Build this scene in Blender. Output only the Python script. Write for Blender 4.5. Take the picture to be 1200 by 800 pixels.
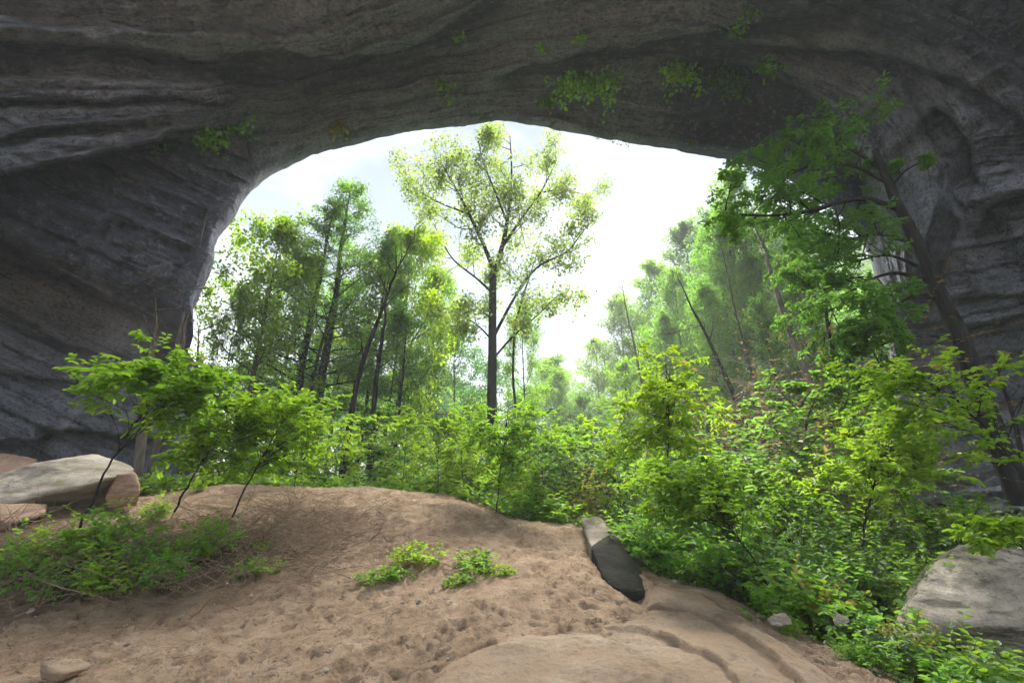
import bpy, bmesh, math, random
import numpy as np
from mathutils import Vector

for o in list(bpy.data.objects):
    bpy.data.objects.remove(o)
scene = bpy.context.scene
COL = scene.collection
R = math.radians

# ------------------------------------------------------------------ camera
EYE = np.array([0.0, 0.0, 1.6])
F, PITCH = 500.0, R(18)
cam_d = bpy.data.cameras.new('camera')
cam = bpy.data.objects.new('camera', cam_d)
COL.objects.link(cam)
cam.location = EYE
cam.rotation_euler = (R(90) + PITCH, 0, 0)
cam_d.sensor_width = 36
cam_d.lens = 36 * F / 1200
cam_d.clip_start = 0.05
cam_d.clip_end = 3000
scene.camera = cam

# ------------------------------------------------------------------ sky, sun, exposure
SUN_EL, SUN_AZ = R(57), R(14)          # azimuth measured from +Y (into the picture) towards +X
world = bpy.data.worlds.new('World')
scene.world = world
world.use_nodes = True
wn, wl = world.node_tree.nodes, world.node_tree.links
wn.clear()
out = wn.new('ShaderNodeOutputWorld')
bg = wn.new('ShaderNodeBackground')
sky = wn.new('ShaderNodeTexSky')
sky.sky_type = 'NISHITA'
sky.sun_disc = False
sky.sun_elevation = SUN_EL
sky.sun_rotation = SUN_AZ
sky.air_density = 1.2
sky.dust_density = .6
tc = wn.new('ShaderNodeTexCoord')
mp = wn.new('ShaderNodeMapping'); mp.inputs['Scale'].default_value = (2.2, 2.2, 4.2); mp.inputs['Location'].default_value = (.3, .1, .55)
nz = wn.new('ShaderNodeTexNoise'); nz.inputs['Scale'].default_value = 1.3; nz.inputs['Detail'].default_value = 7; nz.inputs['Roughness'].default_value = .55
rmp = wn.new('ShaderNodeValToRGB')
rmp.color_ramp.elements[0].position = .40; rmp.color_ramp.elements[0].color = (0, 0, 0, 1)
rmp.color_ramp.elements[1].position = .56; rmp.color_ramp.elements[1].color = (1, 1, 1, 1)
mix = wn.new('ShaderNodeMix'); mix.data_type = 'RGBA'
SKY_STRENGTH = .1
wl.new(tc.outputs['Generated'], mp.inputs['Vector']); wl.new(mp.outputs[0], nz.inputs['Vector'])
wl.new(nz.outputs['Fac'], rmp.inputs['Fac']); pass
cm = wn.new('ShaderNodeMix'); cm.data_type = 'RGBA'; cm.inputs[6].default_value = (.44, .53, .66, 1); cm.inputs[7].default_value = (.98, 1.03, 1.08, 1)
wl.new(rmp.outputs['Color'], cm.inputs[0]); mix.inputs[0].default_value = .96       # thin bright overcast, the clear sky showing faintly through
wl.new(sky.outputs[0], mix.inputs[6]); wl.new(cm.outputs[2], mix.inputs[7])
wl.new(mix.outputs[2], bg.inputs['Color'])
bg.inputs['Strength'].default_value = SKY_STRENGTH
wl.new(bg.outputs[0], out.inputs['Surface'])

sl = bpy.data.lights.new('sun', 'SUN'); sl.energy = 3.3; sl.angle = R(24); sl.color = (1, .95, .86)
so = bpy.data.objects.new('sun', sl); COL.objects.link(so)
sd = Vector((math.sin(SUN_AZ) * math.cos(SUN_EL), math.cos(SUN_AZ) * math.cos(SUN_EL), math.sin(SUN_EL)))
so.rotation_euler = sd.to_track_quat('Z', 'Y').to_euler()
so.location = sd * 80

vs = scene.view_settings
vs.view_transform = 'Standard'; vs.look = 'None'; vs.exposure = 3.25; vs.gamma = 1
scene.render.engine = 'CYCLES'
cy = scene.cycles
cy.use_denoising = True
try: cy.denoiser = 'OPENIMAGEDENOISE'
except Exception: pass
cy.max_bounces = 8; cy.diffuse_bounces = 6; cy.glossy_bounces = 2; cy.transmission_bounces = 4; cy.transparent_max_bounces = 4
cy.volume_bounces = 1
cy.use_adaptive_sampling = True; cy.adaptive_threshold = .02
cy.sample_clamp_indirect = 6
cy.use_fast_gi = False

# ------------------------------------------------------------------ maths helpers
def unit(v):
    v = np.asarray(v, float); return v / (np.linalg.norm(v, axis=-1, keepdims=True) + 1e-12)

def W(px, py, Y):
    """point at depth Y seen at photo pixel px,py (used to measure the place from the photograph)"""
    x = (px - 600) / F; y = (400 - py) / F
    s = Y / (math.cos(PITCH) - math.sin(PITCH) * y)
    return np.array([x * s, Y, EYE[2] + (math.sin(PITCH) + math.cos(PITCH) * y) * s])

def pix(P):
    d = P - EYE
    f = d[:, 1] * math.cos(PITCH) + d[:, 2] * math.sin(PITCH)
    u = -d[:, 1] * math.sin(PITCH) + d[:, 2] * math.cos(PITCH)
    f = np.maximum(f, .3)
    return 600 + F * d[:, 0] / f, 400 - F * u / f

def _hash(i, j, k, seed):
    h = (i * 374761393 + j * 668265263 + k * 1274126177 + seed * 974634777) & 0xffffffff
    h = ((h ^ (h >> 13)) * 1103515245) & 0xffffffff
    h = ((h ^ (h >> 15)) * 2246822519) & 0xffffffff
    return ((h ^ (h >> 16)) & 0xffff) / 32767.5 - 1

def noise(P, scale=1.0, seed=0):
    Q = np.asarray(P, float) * scale
    I = np.floor(Q).astype(np.int64); f = Q - I
    f = f * f * f * (f * (f * 6 - 15) + 10)
    r = 0
    for a in (0, 1):
        for b in (0, 1):
            for c in (0, 1):
                w = (f[:, 0] if a else 1 - f[:, 0]) * (f[:, 1] if b else 1 - f[:, 1]) * (f[:, 2] if c else 1 - f[:, 2])
                r = r + w * _hash(I[:, 0] + a, I[:, 1] + b, I[:, 2] + c, seed)
    return r

def fbm(P, scale=1.0, octv=4, seed=0, gain=.5, ridged=False):
    r = 0; a = 1; t = 0
    for i in range(octv):
        n = noise(P, scale * 2.03 ** i, seed + i * 17)
        if ridged: n = 1 - 2 * np.abs(n)
        r = r + a * n; t += a; a *= gain
    return r / t

def tps_fit(X, v, lam=0.0):
    X = np.asarray(X, float); v = np.asarray(v, float); n = len(X)
    d = np.linalg.norm(X[:, None] - X[None], axis=2)
    K = np.where(d > 0, d * d * np.log(np.maximum(d, 1e-9)), 0) + lam * np.eye(n)
    P = np.c_[np.ones(n), X]
    A = np.zeros((n + 3, n + 3)); A[:n, :n] = K; A[:n, n:] = P; A[n:, :n] = P.T
    s = np.linalg.lstsq(A, np.r_[v, 0, 0, 0], rcond=None)[0]
    def ev(Q):
        Q = np.asarray(Q, float); o_ = np.empty(len(Q))
        for i in range(0, len(Q), 20000):
            q = Q[i:i + 20000]
            dd = np.linalg.norm(q[:, None] - X[None], axis=2)
            o_[i:i + 20000] = np.where(dd > 0, dd * dd * np.log(np.maximum(dd, 1e-9)), 0) @ s[:n] + s[n] + q @ s[n + 1:]
        return o_
    return ev

def smooth(x, a, b):
    t = np.clip((x - a) / (b - a), 0, 1); return t * t * (3 - 2 * t)

def polysd(X, Y_, poly):
    """signed distance (positive = below/left-hand normal side) and fraction along an open polyline"""
    best = np.full(len(X), 1e9); sg = np.zeros(len(X)); fr = np.zeros(len(X))
    poly = np.asarray(poly, float); L = np.r_[0, np.cumsum(np.linalg.norm(np.diff(poly, axis=0), axis=1))]
    for i in range(len(poly) - 1):
        a, b = poly[i], poly[i + 1]; d = b - a; l2 = d @ d
        t = np.clip(((X - a[0]) * d[0] + (Y_ - a[1]) * d[1]) / l2, 0, 1)
        ex, ey = X - a[0] - t * d[0], Y_ - a[1] - t * d[1]
        dist = np.hypot(ex, ey); m = dist < best
        best[m] = dist[m]; sg[m] = np.sign(d[0] * ey - d[1] * ex)[m]; fr[m] = ((L[i] + t * np.sqrt(l2)) / L[-1])[m]
    return best * sg, fr

# ------------------------------------------------------------------ object helpers
def tag(o, label=None, cat=None, group=None, kind=None):
    if label: o['label'] = label
    if cat: o['category'] = cat
    if group: o['group'] = group
    if kind: o['kind'] = kind
    return o

def mesh_np(name, V, faces, mat, attrs=None, uv=None, smooth_=True):
    """faces: (N,k) int array or list of such arrays"""
    if isinstance(faces, np.ndarray): faces = [faces]
    faces = [f for f in faces if len(f)]
    me = bpy.data.meshes.new(name)
    V = np.asarray(V, np.float32)
    me.vertices.add(len(V)); me.vertices.foreach_set('co', V.ravel())
    idx = np.concatenate([f.ravel() for f in faces]).astype(np.int32)
    tot = np.concatenate([np.full(len(f), f.shape[1]) for f in faces]).astype(np.int32)
    st = np.r_[0, np.cumsum(tot)[:-1]].astype(np.int32)
    me.loops.add(len(idx)); me.loops.foreach_set('vertex_index', idx)
    me.polygons.add(len(tot)); me.polygons.foreach_set('loop_start', st)
    me.update(calc_edges=True)
    if smooth_: me.polygons.foreach_set('use_smooth', np.ones(len(tot), bool))
    if attrs:
        for k, (dom, v) in attrs.items():
            a = me.attributes.new(k, 'FLOAT', dom); a.data.foreach_set('value', np.asarray(v, np.float32))
    if uv is not None:
        ul = me.uv_layers.new(name='UVMap'); ul.data.foreach_set('uv', np.asarray(uv, np.float32)[idx].ravel())
    if mat: me.materials.append(mat)
    return me

def link(name, me, parent=None, loc=(0, 0, 0)):
    o = bpy.data.objects.new(name, me); COL.objects.link(o); o.location = loc
    if parent: o.parent = parent
    return o

# ------------------------------------------------------------------ materials
class Mat:
    def __init__(s, name):
        s.m = bpy.data.materials.new(name); s.m.use_nodes = True
        s.n, s.l = s.m.node_tree.nodes, s.m.node_tree.links
        s.n.clear(); s.out = s.n.new('ShaderNodeOutputMaterial')
    def node(s, t, **kw):
        x = s.n.new(t)
        for k, v in kw.items():
            if k in x.inputs: 
                if hasattr(v, 'is_output'): s.l.new(v, x.inputs[k])
                else: x.inputs[k].default_value = v
            else: setattr(x, k, v)
        return x
    def noise(s, vec, scale, detail=4, rough=.55, dist=0):
        x = s.node('ShaderNodeTexNoise', Scale=scale, Detail=detail, Roughness=rough, Distortion=dist)
        s.l.new(vec, x.inputs['Vector']); return x.outputs['Fac']
    def mapv(s, vec, sc=(1, 1, 1), loc=(0, 0, 0), rot=(0, 0, 0)):
        x = s.node('ShaderNodeMapping'); s.l.new(vec, x.inputs['Vector'])
        x.inputs['Scale'].default_value = sc; x.inputs['Location'].default_value = loc; x.inputs['Rotation'].default_value = rot
        return x.outputs[0]
    def ramp(s, fac, stops):
        x = s.node('ShaderNodeValToRGB'); s.l.new(fac, x.inputs['Fac']); e = x.color_ramp.elements
        while len(e) < len(stops): e.new(.5)
        for k, (p, c) in enumerate(stops):
            e[k].position = p; e[k].color = (c, c, c, 1) if isinstance(c, (int, float)) else (*c, 1)
        return x.outputs['Color']
    def mix(s, fac, a, b, blend='MIX'):
        x = s.node('ShaderNodeMix'); x.data_type = 'RGBA'; x.blend_type = blend
        for i, v in ((0, fac), (6, a), (7, b)):
            if hasattr(v, 'is_output'): s.l.new(v, x.inputs[i])
            elif isinstance(v, tuple): x.inputs[i].default_value = (*v, 1)
            else: x.inputs[i].default_value = v
        return x.outputs[2]
    def math(s, op, a, b=0.0):
        x = s.node('ShaderNodeMath'); x.operation = op
        for i, v in ((0, a), (1, b)):
            if hasattr(v, 'is_output'): s.l.new(v, x.inputs[i])
            else: x.inputs[i].default_value = v
        return x.outputs[0]
    def attr(s, name):
        x = s.node('ShaderNodeAttribute'); x.attribute_name = name; return x.outputs['Fac']
    def bsdf(s, col, rough=.9, bump=None, bstr=.5, bdist=.05, spec=.2):
        b = s.node('ShaderNodeBsdfPrincipled')
        b.inputs['Roughness'].default_value = rough; b.inputs['Specular IOR Level'].default_value = spec
        if hasattr(col, 'is_output'): s.l.new(col, b.inputs['Base Color'])
        else: b.inputs['Base Color'].default_value = (*col, 1)
        if bump is not None:
            bp = s.node('ShaderNodeBump', Strength=bstr, Distance=bdist); s.l.new(bump, bp.inputs['Height']); s.l.new(bp.outputs[0], b.inputs['Normal'])
        s.l.new(b.outputs[0], s.out.inputs['Surface']); return b

def mat_cave():
    m = Mat('cave_sandstone')
    ob = m.node('ShaderNodeTexCoord').outputs['Object']
    sx = m.node('ShaderNodeSeparateXYZ'); m.l.new(ob, sx.inputs[0])
    cb = m.node('ShaderNodeCombineXYZ'); m.l.new(m.math('MULTIPLY', m.attr('bedv'), .11), cb.inputs[0]); m.l.new(m.math('MULTIPLY', sx.outputs['X'], .30), cb.inputs[1])
    m.l.new(m.math('MULTIPLY', m.math('ADD', sx.outputs['Y'], sx.outputs['Z']), .25), cb.inputs[2]); bvec = cb.outputs[0]
    bed = m.noise(bvec, 1.0, 10, .68, .1)
    thin = m.noise(m.mapv(bvec, (2.6, 1.6, 1.6)), 1.6, 10, .72, .1)
    patch = m.noise(ob, .24, 5, .6, .4)
    grain = m.noise(ob, 7.5, 9, .82)
    spots = m.noise(m.mapv(ob, (1, 1, 2)), 2.1, 10, .80, .1)
    c = m.ramp(bed, [(.34, (.26, .25, .26)), (.46, (.48, .45, .44)), (.58, (.62, .57, .53)), (.72, (.72, .67, .62))])
    c = m.mix(m.ramp(patch, [(.40, 0.0), (.62, .62)]), c, (.36, .36, .39))
    c = m.mix(m.ramp(thin, [(.40, .92), (.51, 0.0)]), c, (.12, .114, .122))
    c = m.mix(m.math('MULTIPLY', m.attr('pale'), m.ramp(thin, [(.36, .35), (.52, 1.0)])), c, (.86, .80, .74))  # pale rock, with the light on ledge faces painted in
    c = m.mix(m.ramp(spots, [(.50, 0.0), (.57, .8)]), c, (.74, .69, .65))
    c = m.mix(m.ramp(m.noise(ob, .5, 5, .65, .3), [(.56, 0.0), (.70, .5)]), c, (.17, .19, .165))
    c = m.mix(m.attr('dark'), c, (.105, .115, .145))  # dark bands, with the shade of ledges and recesses painted in
    sp2 = m.noise(ob, 3.4, 8, .8, .05)
    c = m.mix(m.ramp(sp2, [(.53, 0.0), (.60, .5)]), c, (.70, .66, .63))
    c = m.mix(m.ramp(sp2, [(.38, .6), (.46, 0.0)]), c, (.11, .105, .11))
    c = m.mix(m.ramp(grain, [(.40, .8), (.52, 0.0)]), c, (.12, .11, .11))
    c = m.mix(1.0, c, (.86, .95, 1.26), 'MULTIPLY')
    h = m.math('ADD', m.math('MULTIPLY', thin, .7), m.math('ADD', m.math('MULTIPLY', grain, .5), m.math('MULTIPLY', spots, .9)))
    m.bsdf(c, .92, h, 1.0, .8, .15)
    return m.m

def mat_rock(name, a, b, dark, strata=(0, 0, 1), sc=3.0, moss=0.0, bstr=1.0):
    m = Mat(name)
    ob = m.node('ShaderNodeTexCoord').outputs['Object']
    st = m.noise(m.mapv(ob, (.5, .5, 3.2), rot=strata), sc, 8, .65, .35)
    g = m.noise(ob, 26, 6, .7); p = m.noise(ob, 1.1, 5, .6)
    c = m.ramp(st, [(.36, dark), (.44, a), (.62, b)])
    c = m.mix(m.ramp(m.noise(m.mapv(ob, (1, 1, 5), rot=strata), 2.2, 8, .7, .6), [(.36, .85), (.45, 0.0)]), c, dark)
    c = m.mix(m.ramp(p, [(.42, 0.0), (.66, .6)]), c, tuple(.5 * (x + y) for x, y in zip(a, dark)))
    c = m.mix(m.ramp(g, [(.33, .4), (.55, 0.0)]), c, dark)
    if name == 'sandy_bedrock':
        c = m.mix(m.ramp(m.noise(ob, 1.6, 7, .7), [(.46, 0.0), (.58, .8)]), c, (.27, .19, .13))
        c = m.mix(m.attr('darkening'), c, (.06, .042, .03))  # darker colour along the crevice lines
    if moss:
        geo = m.node('ShaderNodeNewGeometry').outputs['Normal']
        up = m.node('ShaderNodeSeparateXYZ'); m.l.new(geo, up.inputs[0])
        f = m.math('MULTIPLY', m.ramp(up.outputs['Z'], [(.5, 0.0), (.85, 1.0)]), m.ramp(m.noise(ob, 3.3, 5), [(.48, 0.0), (.6, moss)]))
        c = m.mix(f, c, (.07, .10, .02))
    m.bsdf(c, .9, m.math('ADD', st, m.math('MULTIPLY', g, .35)), bstr, .09, .15)
    return m.m

def mat_sand():
    m = Mat('trampled_sand')
    ob = m.node('ShaderNodeTexCoord').outputs['Object']
    big = m.noise(ob, .45, 5, .6); mid = m.noise(ob, 3.2, 6, .65); fine = m.noise(ob, 34, 5, .75); gr = m.noise(ob, 160, 3, .7)
    c = m.ramp(mid, [(.3, (.18, .122, .082)), (.5, (.30, .215, .15)), (.72, (.42, .32, .235))])
    c = m.mix(m.ramp(big, [(.4, 0.0), (.65, .5)]), c, (.25, .175, .125))
    c = m.mix(m.ramp(fine, [(.30, .75), (.46, 0.0)]), c, (.095, .062, .042))
    litter = m.ramp(m.noise(m.mapv(ob, (1, 2.2, 1)), 9, 6, .8, 1.0), [(.55, 0.0), (.63, .8)])
    c = m.mix(litter, c, (.085, .055, .036))
    c = m.mix(m.attr('darkening'), c, (.075, .054, .040))
    h = m.math('ADD', m.math('MULTIPLY', mid, .6), m.math('ADD', m.math('MULTIPLY', fine, .35), m.math('MULTIPLY', gr, .12)))
    m.bsdf(c, .97, h, 1.0, .09, .1)
    return m.m

def mat_floor():
    m = Mat('forest_floor')
    ob = m.node('ShaderNodeTexCoord').outputs['Object']
    a = m.noise(ob, .8, 6, .65); b = m.noise(ob, 9, 5, .75)
    c = m.ramp(b, [(.3, (.022, .017, .010)), (.5, (.06, .042, .022)), (.7, (.12, .085, .04))])
    c = m.mix(m.ramp(a, [(.4, 0.0), (.6, .8)]), c, (.035, .065, .012))
    m.bsdf(c, .95, b, .8, .08, .1)
    return m.m

def mat_bark(name, a, b, sc=1.0, moss=.5):
    m = Mat(name)
    ob = m.node('ShaderNodeTexCoord').outputs['Object']
    n = m.noise(m.mapv(ob, (9 * sc, 9 * sc, 1.6 * sc)), 1.5, 6, .7, .3); p = m.noise(ob, 1.3, 4)
    c = m.ramp(n, [(.32, a), (.62, b)])
    c = m.mix(m.ramp(p, [(.5, 0.0), (.66, moss)]), c, (.05, .065, .035))
    m.bsdf(c, .93, n, .9, .05, .12)
    return m.m

def mat_leaf(name, diff, trans, alt, alt_t, mixf=.5, yellow=None):
    m = Mat(name)
    r = m.attr('rnd')
    f = m.ramp(r, [(0.0, 0.0), (1.0, 1.0)])
    cd = m.mix(f, diff, alt); ct = m.mix(f, trans, alt_t)
    if yellow:
        g = m.ramp(r, [(yellow[0], 0.0), (yellow[0] + .01, 1.0)])
        cd = m.mix(g, cd, yellow[1]); ct = m.mix(g, ct, yellow[2])
    oi = m.node('ShaderNodeObjectInfo').outputs['Random']
    tint = m.node('ShaderNodeValToRGB'); m.l.new(oi, tint.inputs['Fac']); e_ = tint.color_ramp.elements; e_[0].color = (.70, .82, .95, 1); e_[1].color = (1.12, 1.04, .9, 1)
    cd = m.mix(1.0, cd, tint.outputs['Color'], 'MULTIPLY'); ct = m.mix(1.0, ct, tint.outputs['Color'], 'MULTIPLY')
    d = m.node('ShaderNodeBsdfDiffuse'); m.l.new(cd, d.inputs['Color'])
    t = m.node('ShaderNodeBsdfTranslucent'); m.l.new(ct, t.inputs['Color'])
    gl = m.node('ShaderNodeBsdfGlossy', Roughness=.45)
    gl.inputs['Color'].default_value = (.8, .85, .8, 1)
    mx = m.node('ShaderNodeMixShader'); mx.inputs[0].default_value = mixf
    m.l.new(d.outputs[0], mx.inputs[1]); m.l.new(t.outputs[0], mx.inputs[2])
    m2 = m.node('ShaderNodeMixShader'); m2.inputs[0].default_value = .03
    m.l.new(mx.outputs[0], m2.inputs[1]); m.l.new(gl.outputs[0], m2.inputs[2])
    m.l.new(m2.outputs[0], m.out.inputs['Surface'])
    return m.m

M = {
 'cave': mat_cave(),
 'sand': mat_sand(), 'floor': mat_floor(),
 'slab': mat_rock('sandy_bedrock', (.265, .20, .145), (.385, .305, .235), (.13, .092, .066), (R(50), R(30), R(20)), 1.5, bstr=.9),
 'boulder': mat_rock('pale_boulder', (.31, .27, .23), (.48, .43, .37), (.16, .135, .115), (R(6), 0, 0), 1.7, .5),
 'pink': mat_rock('pink_boulder', (.34, .215, .165), (.47, .345, .275), (.15, .095, .072), (0, 0, 0), 2.0, .3),
 'grey': mat_rock('grey_boulder', (.34, .295, .25), (.52, .46, .39), (.10, .09, .08), (R(25), R(12), 0), 2.2, .15),
 'black': mat_rock('black_shade_rock', (.012, .0115, .011), (.028, .027, .026), (.004, .004, .004), (R(20), R(30), 0), 2.5, .1),  # shade of the wedge's steep face, painted as black rock
 'wedge': mat_rock('dark_grey_rock', (.20, .17, .14), (.31, .27, .225), (.07, .06, .05), (R(20), R(30), 0), 2.2),
 'bark': mat_bark('grey_brown_bark', (.035, .028, .024), (.13, .11, .095)),
 'bark_dark': mat_bark('dark_bark', (.008, .008, .009), (.026, .023, .023), 1.0, .08),
 'bark_grey': mat_bark('pale_grey_bark', (.08, .07, .062), (.24, .22, .20)),
 'twig': mat_bark('dry_twig', (.13, .085, .06), (.30, .22, .16), 4, 0.0),
 'fresh': mat_leaf('fresh_green_leaf', (.10, .20, .012), (.30, .55, .02), (.155, .26, .018), (.42, .62, .035), .56, (.985, (.30, .26, .02), (.5, .42, .03))),
 'mid': mat_leaf('mid_green_leaf', (.065, .145, .018), (.19, .42, .035), (.105, .185, .024), (.30, .50, .05), .55),
 'deep': mat_leaf('deep_green_leaf', (.036, .090, .020), (.10, .24, .035), (.06, .125, .026), (.16, .32, .05), .50),
 'pale': mat_leaf('pale_green_leaf', (.10, .165, .05), (.24, .38, .10), (.14, .195, .065), (.32, .44, .14), .54),
 'olive': mat_leaf('olive_leaf', (.09, .155, .04), (.26, .42, .08), (.13, .19, .05), (.34, .46, .10), .54, (.97, (.20, .13, .03), (.32, .2, .04))),
 'dry': mat_leaf('dry_brown_leaf', (.16, .10, .045), (.2, .12, .05), (.26, .19, .08), (.3, .22, .09), .35),
 'yellow': mat_leaf('yellowing_leaf', (.20, .24, .02), (.42, .48, .03), (.30, .20, .07), (.5, .30, .10), .5),
 'ferny': mat_leaf('fern_leaf', (.10, .25, .03), (.28, .58, .04), (.15, .29, .035), (.38, .64, .06), .55),
}

# ------------------------------------------------------------------ ground
GC = []
for px, py, Y in [(600, 800, 4.2), (0, 800, 4.2), (300, 800, 4.2), (900, 800, 4.2), (600, 700, 6.0), (300, 700, 6.2), (0, 700, 5.8), (800, 745, 5.3),
                  (600, 640, 8.3), (400, 620, 9), (400, 571, 11.5), (500, 577, 11.2), (550, 589, 10.9), (600, 607, 10.5), (680, 618, 10), (700, 650, 8.8), (765, 672, 7.9),
                  (850, 700, 6.9), (930, 745, 5.6), (1015, 800, 4.3), (250, 571, 10.5), (330, 570, 11), (160, 592, 9.5), (60, 600, 8.5), (0, 608, 8),
                  (200, 650, 7.3), (50, 680, 6.2), (450, 660, 7.4), (130, 600, 9.0)]:
    GC.append(W(px, py, Y))
for p in [(-6, 14, .7), (-2.5, 14, .3), (1, 13.3, -.2), (3, 12, -.6), (4.6, 9.6, -.8), (5.2, 7.6, -.8), (4.9, 6, -.65), (5.1, 4.6, -.55), (7.5, 6, -.45), (9, 7.5, -.4), (8, 9.5, -.7),
          (12, 11, .0), (9, 14, -1.0), (0, 18, -1.6), (-6, 18, -.4), (-10, 14, 1.1), (-12, 10, 1.1), (0, 25, -2.6), (-12, 25, -.4), (10, 25, 0), (20, 20, 3.0), (0, 40, -3.5),
          (15, 40, 5), (30, 40, 14), (-20, 40, 0), (0, 70, -4), (25, 70, 14), (60, 60, 34), (-50, 60, 6), (0, 150, -4), (-80, 120, 5), (100, 120, 40), (0, 250, -5),
          (0, 1, -.05), (0, -5, 0), (-8, 0, .2), (8, 0, -.5), (0, -20, .3), (-15, -10, .5), (15, -10, 0), (-14, 3, .9), (6, 2, -.5), (3.6, 3, -.15), (-250, 0, 5), (250, 0, 60), (0, -250, 2), (15, 4, -.2)]:
    GC.append(np.array(p, float))
GC = np.array(GC)
_g = tps_fit(GC[:, :2], GC[:, 2], 1e-3)

def sand_mask(x, y):
    """1 on the trampled sand, 0 on the forest floor"""
    d, _ = polysd(x, y, [(-60, 10.2), (-12, 10.0), (-9.3, 10.7), (-7, 11.3), (-4.6, 12.0), (-2.2, 11.8), (0, 10.9), (1.7, 10.3), (2.7, 9.2), (3.1, 8.0), (3.75, 6.8), (4.0, 5.6), (3.75, 4.3), (3.6, 2.5), (3.6, -60)])
    return -d          # positive = sand side, metres

def base_z(x, y):
    return _g(np.c_[x, y])

def zg(x, y):
    return float(base_z(np.array([x], float), np.array([y], float))[0])

def GY(px, py):
    ys = np.linspace(3.2, 14, 1500); P = np.array([W(px, py, y) for y in ys]); h = P[:, 2] - base_z(P[:, 0], P[:, 1])
    k = np.where(h < 0)[0]; return float(ys[k[0]]) if len(k) else 12.0

def build_ground():
    az = np.r_[np.linspace(-R(180), -R(62), 26)[:-1], np.linspace(-R(62), R(62), 520), np.linspace(R(62), R(180), 26)[1:]]
    rr = np.r_[np.linspace(.2, 3.2, 10)[:-1], 3.2 * np.exp(np.linspace(0, math.log(14 / 3.2), 330)), 14 * np.exp(np.linspace(0, math.log(900 / 14), 80))[1:]]
    A, Rr = np.meshgrid(az, rr, indexing='ij')
    x, y = (Rr * np.sin(A)).ravel(), (Rr * np.cos(A)).ravel()
    far = np.clip(Rr.ravel() / 250, 0, 1)
    z = base_z(np.clip(x, -240, 240), np.clip(y, -240, 240))
    z = np.clip(z, -6, 45)
    sm = sand_mask(x, y)
    P = np.c_[x, y, z * 0]
    on = smooth(sm, -.25, .5) * (Rr.ravel() < 16)
    z = z + .07 * fbm(P, .55, 3, 3) * on + (1 - on) * .22 * fbm(P, .6, 4, 5)
    z = z + on * (.028 * fbm(P, 2.2, 3, 9) + .022 * fbm(P * [1, 1.5, 1], 5.5, 3, 21, .6) + .012 * fbm(P, 13, 2, 31))
    # footprints and scuffs
    rng = np.random.default_rng(5)
    idx = np.where((Rr.ravel() < 13) & (sm > .1))[0]
    gx, gy = x[idx], y[idx]
    cell = {}
    key = (np.floor(gx * 2).astype(int) * 1000 + np.floor(gy * 2).astype(int))
    order = np.argsort(key); ks = key[order]; dz = np.zeros(len(idx))
    for i in range(3000):
        cx, cyy = rng.uniform(-9, 4), rng.uniform(3, 12)
        if -.9 * cyy > cx + 1 and rng.random() < .3: continue
        a = rng.normal(.1, .9); L_ = rng.uniform(.09, .16); w_ = L_ * rng.uniform(.38, .6); dep = rng.uniform(.018, .055)
        kx, ky = int(math.floor(cx * 2)), int(math.floor(cyy * 2))
        sel = []
        for ii in (-1, 0, 1):
            for jj in (-1, 0, 1):
                k = (kx + ii) * 1000 + ky + jj
                l0, l1 = np.searchsorted(ks, k), np.searchsorted(ks, k + 1)
                sel.append(order[l0:l1])
        sel = np.concatenate(sel)
        if not len(sel): continue
        dx, dy = gx[sel] - cx, gy[sel] - cyy
        e = np.sqrt(((dx * math.sin(a) + dy * math.cos(a)) / L_) ** 2 + ((dx * math.cos(a) - dy * math.sin(a)) / w_) ** 2)
        dz[sel] += -dep * np.exp(-e ** 4) + dep * .55 * np.exp(-((e - 1.35) / .3) ** 2)
    z[idx] += np.clip(dz, -.06, .05) * .8
    V = np.c_[x, y, z]
    na, nr = len(az), len(rr)
    I = (np.arange(na - 1)[:, None] * nr + np.arange(nr - 1)[None]).ravel()
    Fq = np.c_[I, I + 1, I + nr + 1, I + nr]
    cx = x[Fq].mean(1); cyc = y[Fq].mean(1)
    nzs = fbm(np.c_[cx, cyc, cx * 0], 1.5, 3, 12) * .22
    issand = (sand_mask(cx, cyc) + nzs > 0) & (np.hypot(cx, cyc) < 30)
    # ground colour darkens under the left thicket
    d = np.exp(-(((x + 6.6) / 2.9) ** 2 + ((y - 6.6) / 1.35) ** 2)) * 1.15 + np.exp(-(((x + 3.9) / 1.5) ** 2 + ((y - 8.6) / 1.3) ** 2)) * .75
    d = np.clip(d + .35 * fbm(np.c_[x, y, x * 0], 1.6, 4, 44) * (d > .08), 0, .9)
    for nm, mk, mt in (('sand', issand, 'sand'), ('forest_floor', ~issand, 'floor')):
        f = Fq[mk]; u, inv = np.unique(f, return_inverse=True); f = inv.reshape(f.shape)
        o = link(nm, mesh_np(nm, V[u], f, M[mt], {'darkening': ('POINT', d[u])}))
        tag(o, kind='structure', label='trampled brown sand rising to a low crest under the arch' if nm == 'sand' else 'dark forest floor beyond the sand', cat='ground')
build_ground()

# ------------------------------------------------------------------ cave shell
def pu(px, py):
    x = (px - 600) / F; y = (400 - py) / F
    Yc = math.cos(PITCH) - math.sin(PITCH) * y; Z = math.sin(PITCH) + math.cos(PITCH) * y
    return x / math.hypot(Yc, Z), math.atan2(Z, Yc), math.hypot(Yc, Z) / Yc     # (lateral, elevation round X axis, rho per depth)

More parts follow.
